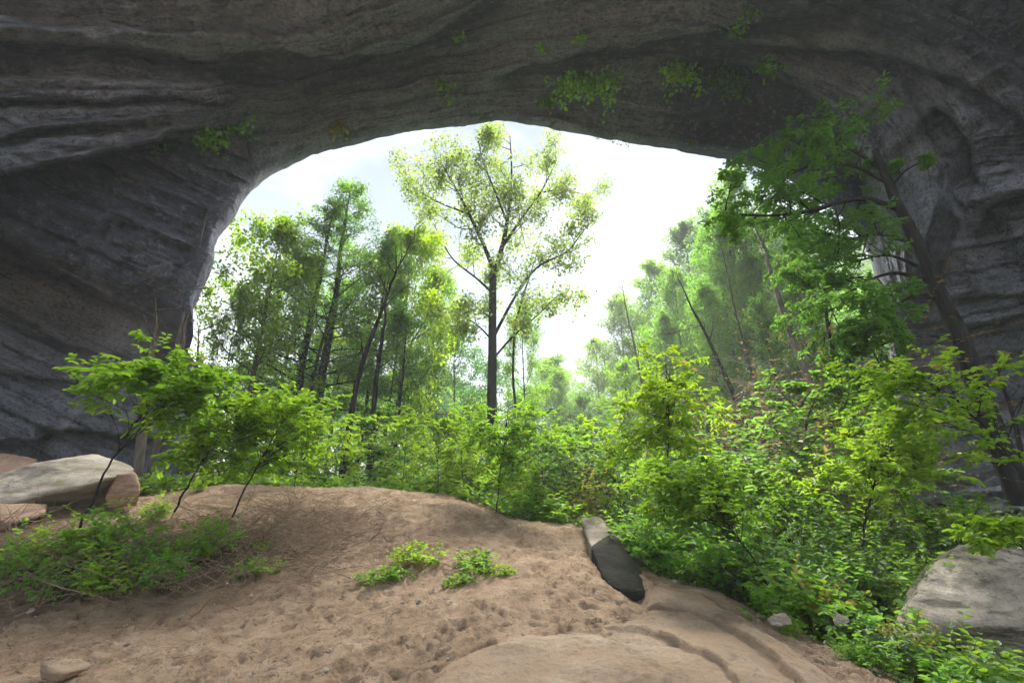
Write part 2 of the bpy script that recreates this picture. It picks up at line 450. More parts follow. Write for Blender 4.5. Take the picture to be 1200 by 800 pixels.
LIP = [  # px, py, depth  -> outer (lateral, elevation deg)
 (266, 690, 17.5, -2.5, -32), (258, 600, 17.5, -2.5, -6), (255, 560, 17.5, -2.5, 0), (244, 500, 17, -2.5, 9), (236, 440, 16.5, -2.5, 18), (214, 402, 15.6, -2.5, 25), (222, 385, 13.2, -2.5, 32), (224, 338, 12.6, -2.5, 42),
 (244, 300, 12.8, -2.5, 54), (250, 270, 13.3, -2.4, 64), (268, 245, 13.8, -2.3, 76), (292, 212, 14.5, -2.0, 88), (322, 185, 15.2, -1.6, 100), (360, 168, 15.7, -1.2, 112),
 (410, 158, 16.2, -.9, 118), (455, 148, 16.6, -.6, 118), (505, 141, 17, -.35, 118), (552, 138, 17.3, -.15, 118), (585, 133, 17.5, 0, 118), (620, 138, 17.5, .2, 118), (680, 148, 17.5, .45, 118), (740, 158, 17.4, .75, 118), (800, 166, 17.3, 1.05, 115), (846, 173, 17.2, 1.4, 108),
 (885, 180, 17.1, 1.8, 98), (930, 197, 17, 2.2, 84), (975, 224, 17, 2.4, 70), (1008, 256, 17, 2.5, 57), (1030, 300, 17, 2.5, 44), (1042, 350, 17, 2.5, 33), (1052, 420, 17, 2.5, 20), (1060, 500, 17, 2.5, 8), (1066, 580, 17, 2.5, -3), (1074, 690, 17, 2.5, -32)]
CC = []
for a in LIP:
    lx, u, k = pu(a[0], a[1]); CC.append((lx, u, k * a[2]))
for px, py, Y in [(600, 0, 10.8), (450, 0, 10.3), (300, 0, 9.7), (0, 0, 8.0), (900, 0, 10.6), (1200, 0, 9.2), (0, 100, 9.5), (200, 100, 11.2), (400, 100, 13.6), (600, 70, 14.0), (780, 90, 14.2), (800, 40, 12.4),
                  (950, 80, 12.8), (1050, 120, 12.6), (1200, 150, 11.3), (1200, 300, 12.5), (1130, 300, 13.6), (1090, 230, 13.6), (1200, 450, 12.8), (1110, 430, 15), (1200, 560, 12.8),
                  (100, 250, 10.8), (200, 300, 11.9), (0, 240, 9.2), (120, 330, 11.6), (0, 290, 9.6), (150, 365, 13.0),
                  (0, 340, 11.2), (100, 385, 13.2), (0, 450, 11.4), (100, 480, 13.2), (180, 520, 15.2), (0, 540, 11.6), (180, 440, 15.0), (0, 600, 11.8)]:
    lx, u, k = pu(px, py); CC.append((lx, u, k * Y))
for lx, ud, rho in [(0, 90, 15.5), (0, 118, 19), (-.8, 90, 13.5), (.8, 90, 13.5), (-1.6, 90, 10), (1.6, 90, 10), (-1.6, 60, 9), (1.6, 60, 9.4), (-2.5, 60, 6.6), (2.5, 60, 6.6), (-2.5, 20, 6.2), (2.5, 20, 6.2),
                    (-2.5, -14, 6.2), (2.5, -14, 6.2), (-2.5, 100, 7), (2.5, 100, 7), (-1.7, 20, 8.6), (1.7, 20, 8.8), (-1.7, -10, 9), (1.7, -10, 9), (-1.2, 112, 13), (1.2, 112, 13)]:
    CC.append((lx, R(ud), rho))
CC = np.array(CC)
_r = tps_fit(CC[:, :2], np.log(CC[:, 2]), 2e-4)

# ledges measured from the photograph: (polyline, radius change below the line, sharpness px, pale band above, pale width)
LEDGES = [
 ([(-700, 30), (0, 22), (75, 30), (180, 33), (205, 14), (215, -40)], -.45, 4, .35, 12, 1),
 ([(-700, 60), (0, 50), (110, 52), (225, 70), (350, 90), (430, 112)], .62, 5, .55, 11, 1),
 ([(-700, 95), (0, 88), (110, 90), (220, 99), (320, 102), (400, 105)], -.55, 7, .10, 16, -1),
 ([(-700, 130), (0, 119), (112, 118), (200, 118), (300, 124)], .40, 3, .30, 16, 1),
 ([(-700, 140), (0, 130), (100, 128), (210, 126), (290, 130)], -.38, 4, .2, 14, -1),
 ([(-700, 165), (0, 158), (75, 153), (150, 145), (240, 138)], .5, 4, .35, 10, 1),
 ([(-700, 180), (0, 172), (75, 166), (165, 155), (240, 142)], -.5, 5, .6, 12, -1),
 ([(-700, 260), (-60, 222), (0, 207), (25, 200), (56, 191), (100, 184), (150, 176), (200, 160), (250, 148), (300, 136)], 1.3, 4, .5, 6, 1),
 ([(-700, 330), (0, 290), (30, 300), (60, 314), (100, 334), (150, 356), (206, 396)], 3.0, 3, .1, 6, 1),
 ([(-700, 340), (0, 318), (55, 326), (100, 346), (150, 372), (190, 396)], -.7, 8, .65, 12, -1),
 ([(-700, 370), (0, 362), (45, 382), (75, 400), (120, 414), (200, 420)], .55, 4, .45, 16, 1),
 ([(-300, 372), (0, 380), (60, 402), (110, 428), (150, 440)], -.6, 6, .5, 18, -1),
 ([(-300, 445), (0, 440), (60, 441), (110, 449), (150, 452), (175, 440)], .35, 3, .2, 10, 1),
 ([(40, 500), (85, 506), (150, 512), (215, 508)], .7, 3, .2, 10, 1),
 ([(-300, 530), (0, 524), (40, 516), (85, 500)], .5, 4, .2, 10, 1),
 # right hand ceiling and wall
 ([(770, 60), (820, 66), (880, 74), (930, 92), (975, 118), (1008, 160), (1025, 205), (1040, 260), (1060, 330), (1075, 420)], 0, 4, 0, 10, 1),
 ([(560, 95), (640, 72), (720, 55), (800, 42), (870, 30), (960, 14), (1100, -20)], .35, 6, .3, 12, 1),
 ([(780, 52), (860, 54), (930, 60), (1000, 62), (1060, 72), (1120, 90), (1200, 140), (1400, 260)], .55, 5, .45, 16, -1),
 ([(900, 70), (960, 84), (1010, 104), (1050, 130), (1090, 170), (1110, 215), (1130, 270), (1150, 330)], -.5, 5, .55, 16, 1),
 ([(1095, 122), (1115, 140), (1135, 170), (1145, 200), (1150, 222)], .9, 3, .5, 8, -1),
 ([(1130, 214), (1160, 195), (1200, 192), (1500, 180)], -.6, 3, .75, 14, -1),
 ([(1128, 285), (1150, 262), (1160, 240), (1200, 226), (1500, 190)], .7, 4, .3, 8, -1),
 ([(1060, 345), (1120, 352), (1200, 345), (1500, 330)], .5, 3, .3, 12, 1),
 ([(1060, 380), (1130, 384), (1200, 372), (1500, 350)], .6, 3, .3, 10, 1),
 ([(1010, 300), (1050, 262), (1090, 258), (1130, 300)], -.2, 8, .15, 10, 1),
 # middle ceiling, faint diagonal bedding
 ([(420, 120), (500, 96), (580, 66), (660, 40), (760, 12), (860, -20)], -.35, 9, .12, 12, 1),
 ([(250, 60), (330, 58), (400, 74), (470, 60), (540, 20), (600, -30)], .35, 8, .2, 14, 1),
 ([(350, -10), (420, 30), (500, 38), (600, 8), (660, -30)], -.3, 8, .1, 12, 1),
 ([(440, 132), (560, 112), (660, 104), (760, 112), (840, 140), (900, 150)], .22, 6, .15, 12, 1),
 ([(860, 150), (820, 160), (760, 148)], -.3, 5, .2, 8, 1),
]

# bedding lines of the roof: every line is one bed, the value counts beds outward from the lip
BEDS = [
 (0, [(230, 380), (226, 345), (250, 270), (322, 185), (410, 158), (505, 141), (585, 133), (700, 148), (846, 173), (930, 197), (1008, 256), (1042, 350), (1060, 500)]),
 (22, [(400, 132), (500, 118), (600, 108), (700, 108), (800, 120), (900, 142), (980, 190), (1022, 250), (1047, 330)]),
 (45, [(-200, 262), (0, 207), (56, 191), (100, 184), (150, 176), (200, 160), (250, 148), (300, 134), (400, 112), (500, 92), (600, 78), (700, 70), (800, 66), (880, 76), (930, 94), (975, 120), (1008, 160), (1035, 215), (1062, 330), (1080, 480)]),
 (70, [(-200, 170), (0, 158), (150, 145), (240, 136), (330, 118), (400, 98), (480, 82), (560, 64), (660, 44), (760, 32), (870, 40), (960, 60), (1050, 110), (1095, 180), (1120, 270), (1135, 400)]),
 (90, [(-200, 125), (0, 119), (112, 118), (200, 115), (300, 104), (380, 88), (460, 66), (560, 40), (680, 12), (800, -6), (950, 12), (1080, 60), (1140, 120), (1180, 200), (1205, 330)]),
 (125, [(-200, 50), (0, 50), (110, 54), (225, 70), (330, 74), (400, 60), (480, 30), (560, -8), (700, -50), (900, -50), (1100, 0), (1200, 60), (1265, 200)]),
 (150, [(-200, 20), (0, 22), (75, 28), (180, 30), (260, 18), (340, -20), (500, -80), (900, -120), (1200, -60), (1350, 60)]),
 (215, [(-300, -100), (100, -110), (400, -190), (900, -260), (1400, -160)])]
_bx = np.array([p for v, l in BEDS for p in l], float); _bv = np.array([v for v, l in BEDS for p in l], float)
_bed = tps_fit(_bx / 300, _bv, 1e-3)

def build_cave():
    LP = np.array(LIP, float)
    nseg = len(LP) - 1
    # sample count per segment follows the longer of lip and outer edges
    ss = []
    for i in range(nseg):
        d = math.hypot(LP[i + 1, 0] - LP[i, 0], LP[i + 1, 1] - LP[i, 1])
        o_ = math.hypot((LP[i + 1, 3] - LP[i, 3]) * 300, (LP[i + 1, 4] - LP[i, 4]) * 4.0)
        n = int(max(8, max(d / 2.2, (d + .35 * o_) / 3.0)))
        ss.append(i + np.arange(n) / n)
    s = np.r_[np.concatenate(ss), nseg]
    # catmull-ish smoothing of outline
    k = np.arange(nseg + 1)
    def interp(col):
        v = LP[:, col]; i = np.clip(np.floor(s).astype(int), 0, nseg - 1); t = s - i
        p0, p1, p2, p3 = v[np.clip(i - 1, 0, nseg)], v[i], v[i + 1], v[np.clip(i + 2, 0, nseg)]
        return .5 * (2 * p1 + (p2 - p0) * t + (2 * p0 - 5 * p1 + 4 * p2 - p3) * t ** 2 + (3 * p1 - p0 - 3 * p2 + p3) * t ** 3)
    px, py = interp(0), interp(1)
    q = np.c_[px / 22, py / 22, px * 0]
    px = px + 2.2 * fbm(q, 1, 4, 71, .6); py = py + 2.6 * fbm(q, 1, 4, 91, .6)
    ox = np.interp(s, k, LP[:, 3]); ou = np.interp(s, k, LP[:, 4]); ou = np.radians(np.where(ou > 55, 55 + (ou - 55) * .13, ou)); ox = ox * .64  # shell ends just outside the view, left open behind to let light in
    x = (px - 600) / F; y = (400 - py) / F
    Yc = math.cos(PITCH) - math.sin(PITCH) * y; Z = math.sin(PITCH) + math.cos(PITCH) * y
    lx, lu = x / np.hypot(Yc, Z), np.arctan2(Z, Yc)
    nt = 250
    t = np.linspace(0, 1, nt); t = .55 * t + .45 * t ** 3
    X = lx[:, None] + (ox - lx)[:, None] * t; U = lu[:, None] + (ou - lu)[:, None] * t
    X, U = X.ravel(), U.ravel()
    rho = np.exp(_r(np.c_[X, U]))
    D = np.c_[X, np.cos(U), np.sin(U)]
    P = D * rho[:, None] + EYE
    ppx, ppy = pix(P)
    front = (P[:, 1] > .5)
    inward = smooth(np.tile(t, len(s)), 0.0, .045)     # keep the lip itself clean
    dr = np.zeros(len(P)); pale = np.zeros(len(P)); dark = np.zeros(len(P))
    # wobble makes the ledge lines irregular
    w1 = fbm(np.c_[ppx / 60, ppy / 40, ppx * 0], 1, 5, 7, .6) * 10
    w2 = fbm(np.c_[ppx / 130, ppy / 130, ppx * 0], 1, 3, 27)
    brk = np.clip(.95 + 1.5 * fbm(P @ np.diag([.9, .9, 2.6]), 1.1, 5, 29, .65), .12, 1.5)
    vis = front & (ppx > -900) & (ppx < 2100) & (ppy > -700) & (ppy < 760)
    vi = np.where(vis)[0]
    a_, b_ = ppx[vi], ppy[vi]
    for poly, amp, shp, pl, pw, side in LEDGES:
        d, fr = polysd(a_, b_, poly)
        d = d + w1[vi]
        fade = smooth(fr, 0, .08) * smooth(1 - fr, 0, .12)
        if poly[0][0] < -100: fade = smooth(1 - fr, 0, .15)
        ext = np.exp(-np.maximum(d, 0) / 130.0)
        stp = smooth(d, -shp, shp) * ext
        dr[vi] += 1.35 * amp * stp * fade
        ds_ = -side * d; pale[vi] += (1.9 + 1.3 * (poly[0][0] < -100)) * brk[vi] * pl * smooth(ds_, -1.5, 1.5) * np.exp(-np.maximum(ds_, 0) / (pw * 1.1)) * fade * (.75 + .9 * w2[vi])  # lit ledge faces painted as pale bands
        if amp > .3: dark[vi] += 1.25 * smooth(d, -1.5, 2) * np.exp(-np.maximum(d, 0) / (shp * 2.6)) * fade * (.8 + .5 * w2[vi])  # shade under the ledges painted dark
    # inner smooth recess at the right, and the dark nose at the left are coloured darker
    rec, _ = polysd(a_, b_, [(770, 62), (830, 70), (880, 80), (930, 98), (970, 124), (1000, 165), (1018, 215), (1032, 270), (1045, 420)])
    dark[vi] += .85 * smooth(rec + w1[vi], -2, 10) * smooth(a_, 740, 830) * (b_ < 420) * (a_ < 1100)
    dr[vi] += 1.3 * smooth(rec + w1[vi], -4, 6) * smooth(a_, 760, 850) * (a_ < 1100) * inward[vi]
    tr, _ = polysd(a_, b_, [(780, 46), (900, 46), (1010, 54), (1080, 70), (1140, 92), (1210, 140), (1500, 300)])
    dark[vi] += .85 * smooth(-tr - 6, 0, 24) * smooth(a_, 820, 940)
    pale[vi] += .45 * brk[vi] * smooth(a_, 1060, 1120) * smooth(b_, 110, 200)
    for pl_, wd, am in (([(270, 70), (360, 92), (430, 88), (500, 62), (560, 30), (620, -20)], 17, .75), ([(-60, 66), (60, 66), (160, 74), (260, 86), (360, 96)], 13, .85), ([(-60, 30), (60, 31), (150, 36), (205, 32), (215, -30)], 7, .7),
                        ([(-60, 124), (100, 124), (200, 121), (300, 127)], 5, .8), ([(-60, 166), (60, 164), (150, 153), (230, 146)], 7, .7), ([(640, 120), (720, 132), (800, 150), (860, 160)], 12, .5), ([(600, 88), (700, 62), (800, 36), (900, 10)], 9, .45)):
        dd_, ff_ = polysd(a_, b_, pl_); dd_ = dd_ + w1[vi] + wd * .7; dark[vi] += .95 * am * smooth(dd_, -2, 2) * np.exp(-np.maximum(dd_, 0) / (wd * 1.3)) * smooth(1 - ff_, 0, .15) * (.8 + .6 * w2[vi])  # recess shade painted along these bands
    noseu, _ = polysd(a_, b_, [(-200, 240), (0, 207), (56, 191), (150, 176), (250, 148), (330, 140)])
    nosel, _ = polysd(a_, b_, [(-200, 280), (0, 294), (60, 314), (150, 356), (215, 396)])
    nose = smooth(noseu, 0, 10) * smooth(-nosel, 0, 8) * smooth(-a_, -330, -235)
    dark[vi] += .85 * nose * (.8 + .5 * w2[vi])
    pale[vi] += 1.1 * smooth(nosel, 0, 10) * smooth(-a_, -420, -300) * smooth(b_, 230, 270) * (.8 + w2[vi])  # light on the lower left wall, painted pale
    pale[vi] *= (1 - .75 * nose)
    # relief: bedding parallel to the lip, knobbly erosion
    S = np.repeat(np.cumsum(np.r_[0, np.hypot(np.diff(lx * rho.reshape(len(s), nt)[:, 0]), np.diff(lu) * 17)]), nt)
    T = (rho * np.hypot(X - np.repeat(lx, nt), U - np.repeat(lu, nt)))
    uvp = np.c_[S * .12, T * .9, S * 0]
    bed = fbm(uvp, 1.0, 5, 55, .58, True)
    zt = P[:, 2] * .85 + P[:, 1] * .10 + 1.3 * fbm(P, .14, 3, 63) + .25 * fbm(P, .8, 3, 64)
    ter = (zt - np.floor(zt)) ** 3 - .25
    z2 = zt * 3.1 + .6 * fbm(P, .5, 3, 66); ter2 = (z2 - np.floor(z2)) ** 2 - .33
    bv = np.full(len(P), 0.0); bv[front] = _bed(np.c_[np.clip(ppx[front], -600, 1900), np.clip(ppy[front], -500, 700)] / 300)
    bv[~front] = 215 + P[~front, 1] * 8
    dg = ppy - .47 * ppx                                   # the nose and left wall dip down to the right
    lm = np.zeros(len(P)); nu_, _ = polysd(a_, b_, [(-400, 330), (-200, 262), (0, 207), (56, 191), (150, 176), (230, 156), (290, 160), (300, 240), (320, 420)]); lm[vi] = smooth(nu_, -3, 5) * (a_ < 330)
    bv = bv * (1 - lm) + (dg * .9) * lm
    rm = np.zeros(len(P)); rm[vi] = smooth(a_ + .35 * (b_ - 200), 1110, 1150) * smooth(b_, 150, 200)
    bv = bv * (1 - rm) + (ppy * .9 + .15 * ppx) * rm
    bv = bv + 3.2 * fbm(P, .35, 4, 101, .6)
    m1 = bv / 24 + .25 * fbm(P, .5, 3, 102); m2 = bv / 9.5 + .3 * fbm(P, .9, 3, 103); m3 = bv / 3.7
    f1, f2, f3 = m1 - np.floor(m1), m2 - np.floor(m2), m3 - np.floor(m3)
    h1 = _hash(np.floor(m1).astype(np.int64), 0 * vi.sum() + np.zeros(len(P), np.int64), np.zeros(len(P), np.int64), 5); h2 = _hash(np.floor(m2).astype(np.int64), np.zeros(len(P), np.int64), np.zeros(len(P), np.int64), 6)
    saw1 = (f1 ** 1.6) * (1 - smooth(f1, .93, 1)); saw2 = (f2 ** 1.4) * (1 - smooth(f2, .88, 1))
    bedrel = -.30 * saw1 * (1 + .6 * h1) - .12 * saw2 * (1 + .8 * h2) + .07 * h2 * 0 - .03 * f3
    pale += .42 * np.clip(h2, 0, 1) * brk * smooth(fbm(P, .25, 2, 104), -.5, .3) + .25 * smooth(f2, .5, .85) * (1 - smooth(f2, .88, 1)) * brk  # random bed tones, plus lit bed edges painted pale
    dark += .40 * np.clip(-h2, 0, 1) * smooth(fbm(P, .25, 2, 105), -.4, .4) + .45 * smooth(f1, .9, 1) + .35 * (1 - smooth(f1, 0, .12))  # random bed tones, plus shade in the bed steps painted dark
    rel = bedrel + .10 * bed + .38 * fbm(P, .16, 4, 61) + .18 * fbm(P, .6, 4, 65, .62) + .15 * fbm(P, 2.2, 4, 68, .62, True) + .10 * ter
    knob = np.zeros(len(P)); knob[vi] = nose + 1.1 * smooth(a_, 1070, 1140)
    rel += knob * (.60 * fbm(P, .75, 4, 81, .6, True) + .12 * fbm(P, 3.2, 3, 85, .6))
    smoothrec = np.zeros(len(P)); smoothrec[vi] = smooth(rec, 0, 20) * (a_ > 780)
    rel *= (1 - .6 * smoothrec)
    dr = dr * inward + rel * (.15 + .85 * inward)
    V = D * (rho + dr)[:, None] + EYE
    # scratch-like pale seams on the nose and right wall
    pale += knob * .8 * smooth(fbm(P @ np.array([[.8, .2, 0], [0, .7, .5], [.6, -.5, .9]]), .8, 4, 77, .6, True), .45, .75)
    V = V.reshape(len(s), nt, 3)
    # outer face of the lip: real thickness, turning away and up the cliff
    mid = np.array([.5, 17, 8.0])
    outd = V[:, 0] - mid; outd[:, 1] = 0; outd /= np.linalg.norm(outd, axis=1)[:, None]
    skirts = []
    for dy, do in ((14, 22), (9, 13), (6, 7), (4, 4), (2.6, 2.2), (1.5, 1.0), (.7, .35), (.25, .08)):
        q = V[:, 0] + outd * do + np.array([0, dy, 0])
        q = q + (fbm(q, .35, 3, 33) * (.12 * min(do, 5)))[:, None]
        skirts.append(q)
    G = np.concatenate([np.stack(skirts, 1), V], axis=1)
    ns, ng = G.shape[0], G.shape[1]; k8 = len(skirts)
    padp = np.repeat(pale.reshape(ns, nt)[:, :1], k8, 1); padd = np.repeat(dark.reshape(ns, nt)[:, :1], k8, 1)
    pale_ = np.clip(np.concatenate([padp, pale.reshape(ns, nt)], 1), 0, .85).ravel()
    dark_ = np.clip(np.concatenate([padd, dark.reshape(ns, nt)], 1), 0, .85).ravel()
    bv_ = np.concatenate([np.repeat(bv.reshape(ns, nt)[:, :1], k8, 1), bv.reshape(ns, nt)], 1).ravel()
    uv = np.stack([S.reshape(ns, nt), T.reshape(ns, nt)], 2)
    uv = np.concatenate([np.stack([np.repeat(uv[:, :1, 0], k8, 1), -np.tile(np.arange(k8, 0, -1) * 1.5, (ns, 1))], 2), uv], 1).reshape(-1, 2)
    I = (np.arange(ns - 1)[:, None] * ng + np.arange(ng - 1)[None]).ravel()
    Fq = np.c_[I, I + ng, I + ng + 1, I + 1]
    si = np.repeat(s[:-1], ng - 1)
    Vf = G.reshape(-1, 3)
    for nm, lo, hi, lb in (('cave_wall_left', -1, 13, 'rough overhanging rock wall left of the opening'),
                           ('cave_ceiling', 13, 25, 'great banded sandstone ceiling arching over the opening'),
                           ('cave_wall_right', 25, 99, 'pale fractured rock wall right of the opening')):
        f = Fq[(si >= lo) & (si < hi)]; u, inv = np.unique(f, return_inverse=True); f = inv.reshape(f.shape)
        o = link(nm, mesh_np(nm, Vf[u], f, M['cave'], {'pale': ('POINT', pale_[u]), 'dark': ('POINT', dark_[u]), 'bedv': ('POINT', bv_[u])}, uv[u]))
        tag(o, lb, 'rock wall' if 'wall' in nm else 'cave ceiling', kind='structure')
    return Vf
CAVE_V = build_cave()

# ------------------------------------------------------------------ boulders
def rock(name, pts, mat, label, cat='boulder', sub=6, p=30, disp=.05, seed=0, strata=.02, group=None, sdir=(0, 0, 1)):
    pts = np.array(pts, float); c = pts.mean(0)
    bm = bmesh.new()
    for q in pts - c: bm.verts.new(q)
    bmesh.ops.convex_hull(bm, input=bm.verts)
    bm.normal_update()
    N = np.array([f.normal[:] for f in bm.faces]); Dd = np.array([f.normal.dot(f.verts[0].co) for f in bm.faces]); bm.free()
    sg = np.where(Dd < 0, -1, 1); N = N * sg[:, None]; Dd = np.maximum(Dd * sg, .02)
    # merge coplanar faces
    keep = []
    for i in range(len(N)):
        if all(N[i] @ N[j] < .999 for j in keep): keep.append(i)
    N, Dd = N[keep], Dd[keep]
    b2 = bmesh.new(); bmesh.ops.create_icosphere(b2, subdivisions=sub, radius=1)
    d = np.array([v.co[:] for v in b2.verts]); fc = np.array([[v.index for v in f.verts] for f in b2.faces]); b2.free()
    g = np.maximum(d @ N.T / Dd, 0)
    r = (g ** p).sum(1) ** (-1 / p)
    V = d * r[:, None]
    sz = np.ptp(V, axis=0).max()
    sd_ = np.array(sdir, float); sd_ /= np.linalg.norm(sd_)
    h = V @ sd_
    w = fbm(V, 2.0 / sz, 3, seed) * .3 * sz * .2
    st = strata * np.tanh(3 * np.sin((h + w) * 2 * math.pi / (.16 * sz))) * (.5 + fbm(V, 3 / sz, 2, seed + 3))
    dn = disp * fbm(V, 2.2 / sz * 1.3, 4, seed + 9, .55) + disp * .5 * fbm(V, 9 / sz, 5, seed + 5, .62, True) + st
    V = V + d * dn[:, None]
    o = link(name, mesh_np(name, V, fc, M[mat]), loc=c)
    return tag(o, label, cat, group)

def hull_px(lst):
    return [W(*q) for q in lst]

# long flat boulder by the left wall, its pink broken neighbour, slabs
rock('boulder', hull_px([(-60, 588, 8.6), (10, 562, 8.5), (62, 545, 8.8), (105, 535, 9.6), (146, 545, 9.4), (152, 553, 9.1), (95, 570, 8.3), (8, 588, 7.95), (-60, 566, 10.5), (60, 548, 11), (150, 550, 11), (30, 603, 8.8), (120, 590, 9.5)]),
     'boulder', 'long pale flat-topped boulder with an undercut edge at the foot of the left wall', sub=6, disp=.11, seed=3, strata=.07)
rock('boulder', hull_px([(122, 585, 8.8), (138, 556, 8.9), (158, 552, 9.1), (164, 572, 9.1), (160, 592, 9.2), (135, 560, 10), (160, 560, 10), (128, 596, 8.9)]),
     'pink', 'small pinkish-red broken boulder at the right end of the long pale boulder', sub=5, disp=.05, seed=8, strata=.01)
rock('boulder', hull_px([(-90, 560, 11), (-20, 530, 10.2), (15, 532, 10.2), (45, 538, 10.5), (30, 565, 9.8), (-40, 585, 9.4), (-60, 530, 12), (40, 540, 12)]),
     'pink', 'reddish boulder at the left edge behind the long pale boulder', sub=5, disp=.06, seed=12)
rock('boulder', hull_px([(-80, 640, 7.4), (-60, 594, 7.6), (0, 589, 7.9), (55, 590, 8.1), (52, 606, 7.8), (0, 616, 7.4), (0, 594, 8.8), (50, 592, 9)]),
     'pink', 'low sandy pink slab in front of the long pale boulder', sub=5, disp=.04, seed=15, strata=.02)
rock('boulder', hull_px([(222, 571, 12.4), (215, 560, 12.8), (232, 550, 13), (258, 550, 13.2), (275, 562, 12.8), (278, 575, 12.4), (230, 555, 14), (265, 555, 14), (225, 590, 13), (270, 590, 13)]),
     'grey', 'small grey mossy boulder behind the crest beside the left saplings', sub=5, disp=.06, seed=22)
# right boulder
rock('boulder', hull_px([(1055, 716, 5.6), (1072, 688, 5.7), (1100, 660, 5.9), (1135, 639, 6.2), (1165, 640, 6.3), (1215, 650, 6.5), (1290, 690, 6.2), (1280, 745, 5.5), (1180, 735, 5.2), (1100, 728, 5.25), (1120, 655, 7.6), (1260, 665, 7.8), (1080, 760, 5.6), (1270, 770, 5.8), (1060, 730, 6.6)]),
     'grey', 'big rounded grey boulder with pale layers rising from the undergrowth at the right edge', sub=7, p=22, disp=.14, seed=31, strata=.055, sdir=(-.35, .25, .9))
# dark wedge on the sand
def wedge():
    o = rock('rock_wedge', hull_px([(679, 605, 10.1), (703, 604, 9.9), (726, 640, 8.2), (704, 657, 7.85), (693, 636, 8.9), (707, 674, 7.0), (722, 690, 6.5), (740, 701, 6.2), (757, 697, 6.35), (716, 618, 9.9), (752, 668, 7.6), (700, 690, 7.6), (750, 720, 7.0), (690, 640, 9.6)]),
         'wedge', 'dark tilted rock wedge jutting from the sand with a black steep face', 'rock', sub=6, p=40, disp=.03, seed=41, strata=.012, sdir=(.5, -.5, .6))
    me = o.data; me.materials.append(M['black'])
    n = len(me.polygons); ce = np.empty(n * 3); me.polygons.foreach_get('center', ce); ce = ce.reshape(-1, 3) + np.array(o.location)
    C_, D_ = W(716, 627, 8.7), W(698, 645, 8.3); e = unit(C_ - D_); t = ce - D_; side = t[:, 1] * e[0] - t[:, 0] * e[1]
    me.polygons.foreach_set('material_index', (side + .05 * fbm(ce, 5, 3, 4) < 0).astype(np.int32)); me.update()  # steep side gets the black material, its shade painted in
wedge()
rng0 = np.random.default_rng(77)
for (px, py, Y, s_, lb) in [(915, 726, 5.3, .12, 'small pale stone half buried among leaves right of the slab'), (1078, 745, 4.9, .06, 'tiny upright pale stone in the green ground plants'),
                         (985, 727, 5.5, .10, 'flat pale stone lying in the undergrowth left of the grey boulder'), (90, 782, 4.3, .17, 'low smooth sandstone cobble in the bottom left sand')]:
    c = W(px, py, Y)
    pts = [c + rng0.normal(0, 1, 3) / 1.6 * np.array([s_, s_, s_ * .45]) for _ in range(12)]
    rock('stone', pts, 'boulder' if px > 200 else 'slab', lb, 'stone', 4, 14, .02, int(px), .006)

# bedrock slabs rising out of the sand, bottom right
def bedrock():
    n = 420
    gx = np.linspace(-1.4, 4.6, n); gy = np.linspace(3.0, 8.6, n)
    X, Y_ = np.meshgrid(gx, gy, indexing='ij'); x, y = X.ravel(), Y_.ravel()
    z0 = base_z(x, y)
    P = np.c_[x, y, x * 0]
    ppx, ppy = pix(np.c_[x, y, z0])
    wob = 14 * fbm(P, .9, 3, 5) + 3 * fbm(P, 4, 3, 8, .5)
    led = 0; crev = np.zeros(len(x))
    for pl_, am in (([(735, 706), (752, 690), (790, 690), (840, 702), (890, 722), (935, 748), (980, 775), (1030, 815)], .085),
                    ([(700, 742), (760, 716), (820, 722), (870, 748), (930, 790), (960, 820)], .075),
                    ([(640, 752), (720, 742), (800, 764), (850, 792), (890, 830)], .055),
                    ([(470, 812), (520, 780), (590, 758), (650, 748), (700, 752), (760, 775), (800, 812)], -.05)):
        dd_, ff_ = polysd(ppx, ppy, pl_); dd_ = -(dd_ + wob); fe = smooth(ff_, 0, .12) * smooth(1 - ff_, 0, .1)
        led = led + am * smooth(dd_, -2, 1.5) * np.exp(-np.maximum(dd_, 0) / 60) * fe
        g_ = np.exp(-((dd_ + 2) / 2.2) ** 2) * fe * (.55 + .3 * fbm(P, 2.5, 3, 55)); led = led - .03 * np.clip(g_, 0, 1); crev += np.clip(g_, 0, 1)
    d1, _ = polysd(ppx, ppy, [(440, 830), (500, 785), (560, 757), (640, 735), (700, 728), (740, 712), (748, 690), (768, 672), (830, 684), (905, 722), (965, 765), (1040, 812), (1100, 850)])
    inside = smooth(d1 + 14 * fbm(P, 1.3, 4, 41), -16, 40)
    edge = sand_mask(x, y)
    h = z0 - .16 + inside * .20 + led * inside + .05 * fbm(P, 1.1, 4, 13) * inside
    h += inside * (.03 * fbm(P, 3, 4, 17, .55) + .014 * fbm(P @ np.array([[.84, .55, 0], [-2.2, 3.3, 0], [0, 0, 1]]), 2.2, 4, 23, .6) + .010 * fbm(P, 16, 2, 19))
    # the low rounded swell at the bottom centre
    sw, _ = polysd(ppx, ppy, [(560, 790), (680, 775), (770, 790)])
    h += .10 * np.exp(-(sw / 60) ** 2)
    # hollow behind the swell and the overhung broken edge at the right side
    h -= smooth(-edge, -.12, .35) * .75
    V = np.c_[x, y, h]
    I = (np.arange(n - 1)[:, None] * n + np.arange(n - 1)[None]).ravel()
    Fq = np.c_[I, I + n, I + n + 1, I + 1]
    o = link('bedrock', mesh_np('bedrock', V, Fq, M['slab'], {'darkening': ('POINT', np.clip(crev, 0, .8))}))  # attribute holds the darker crevice lines
    tag(o, 'bare layered sandstone bedrock showing through the sand at the bottom right', 'bedrock', kind='structure')
bedrock()

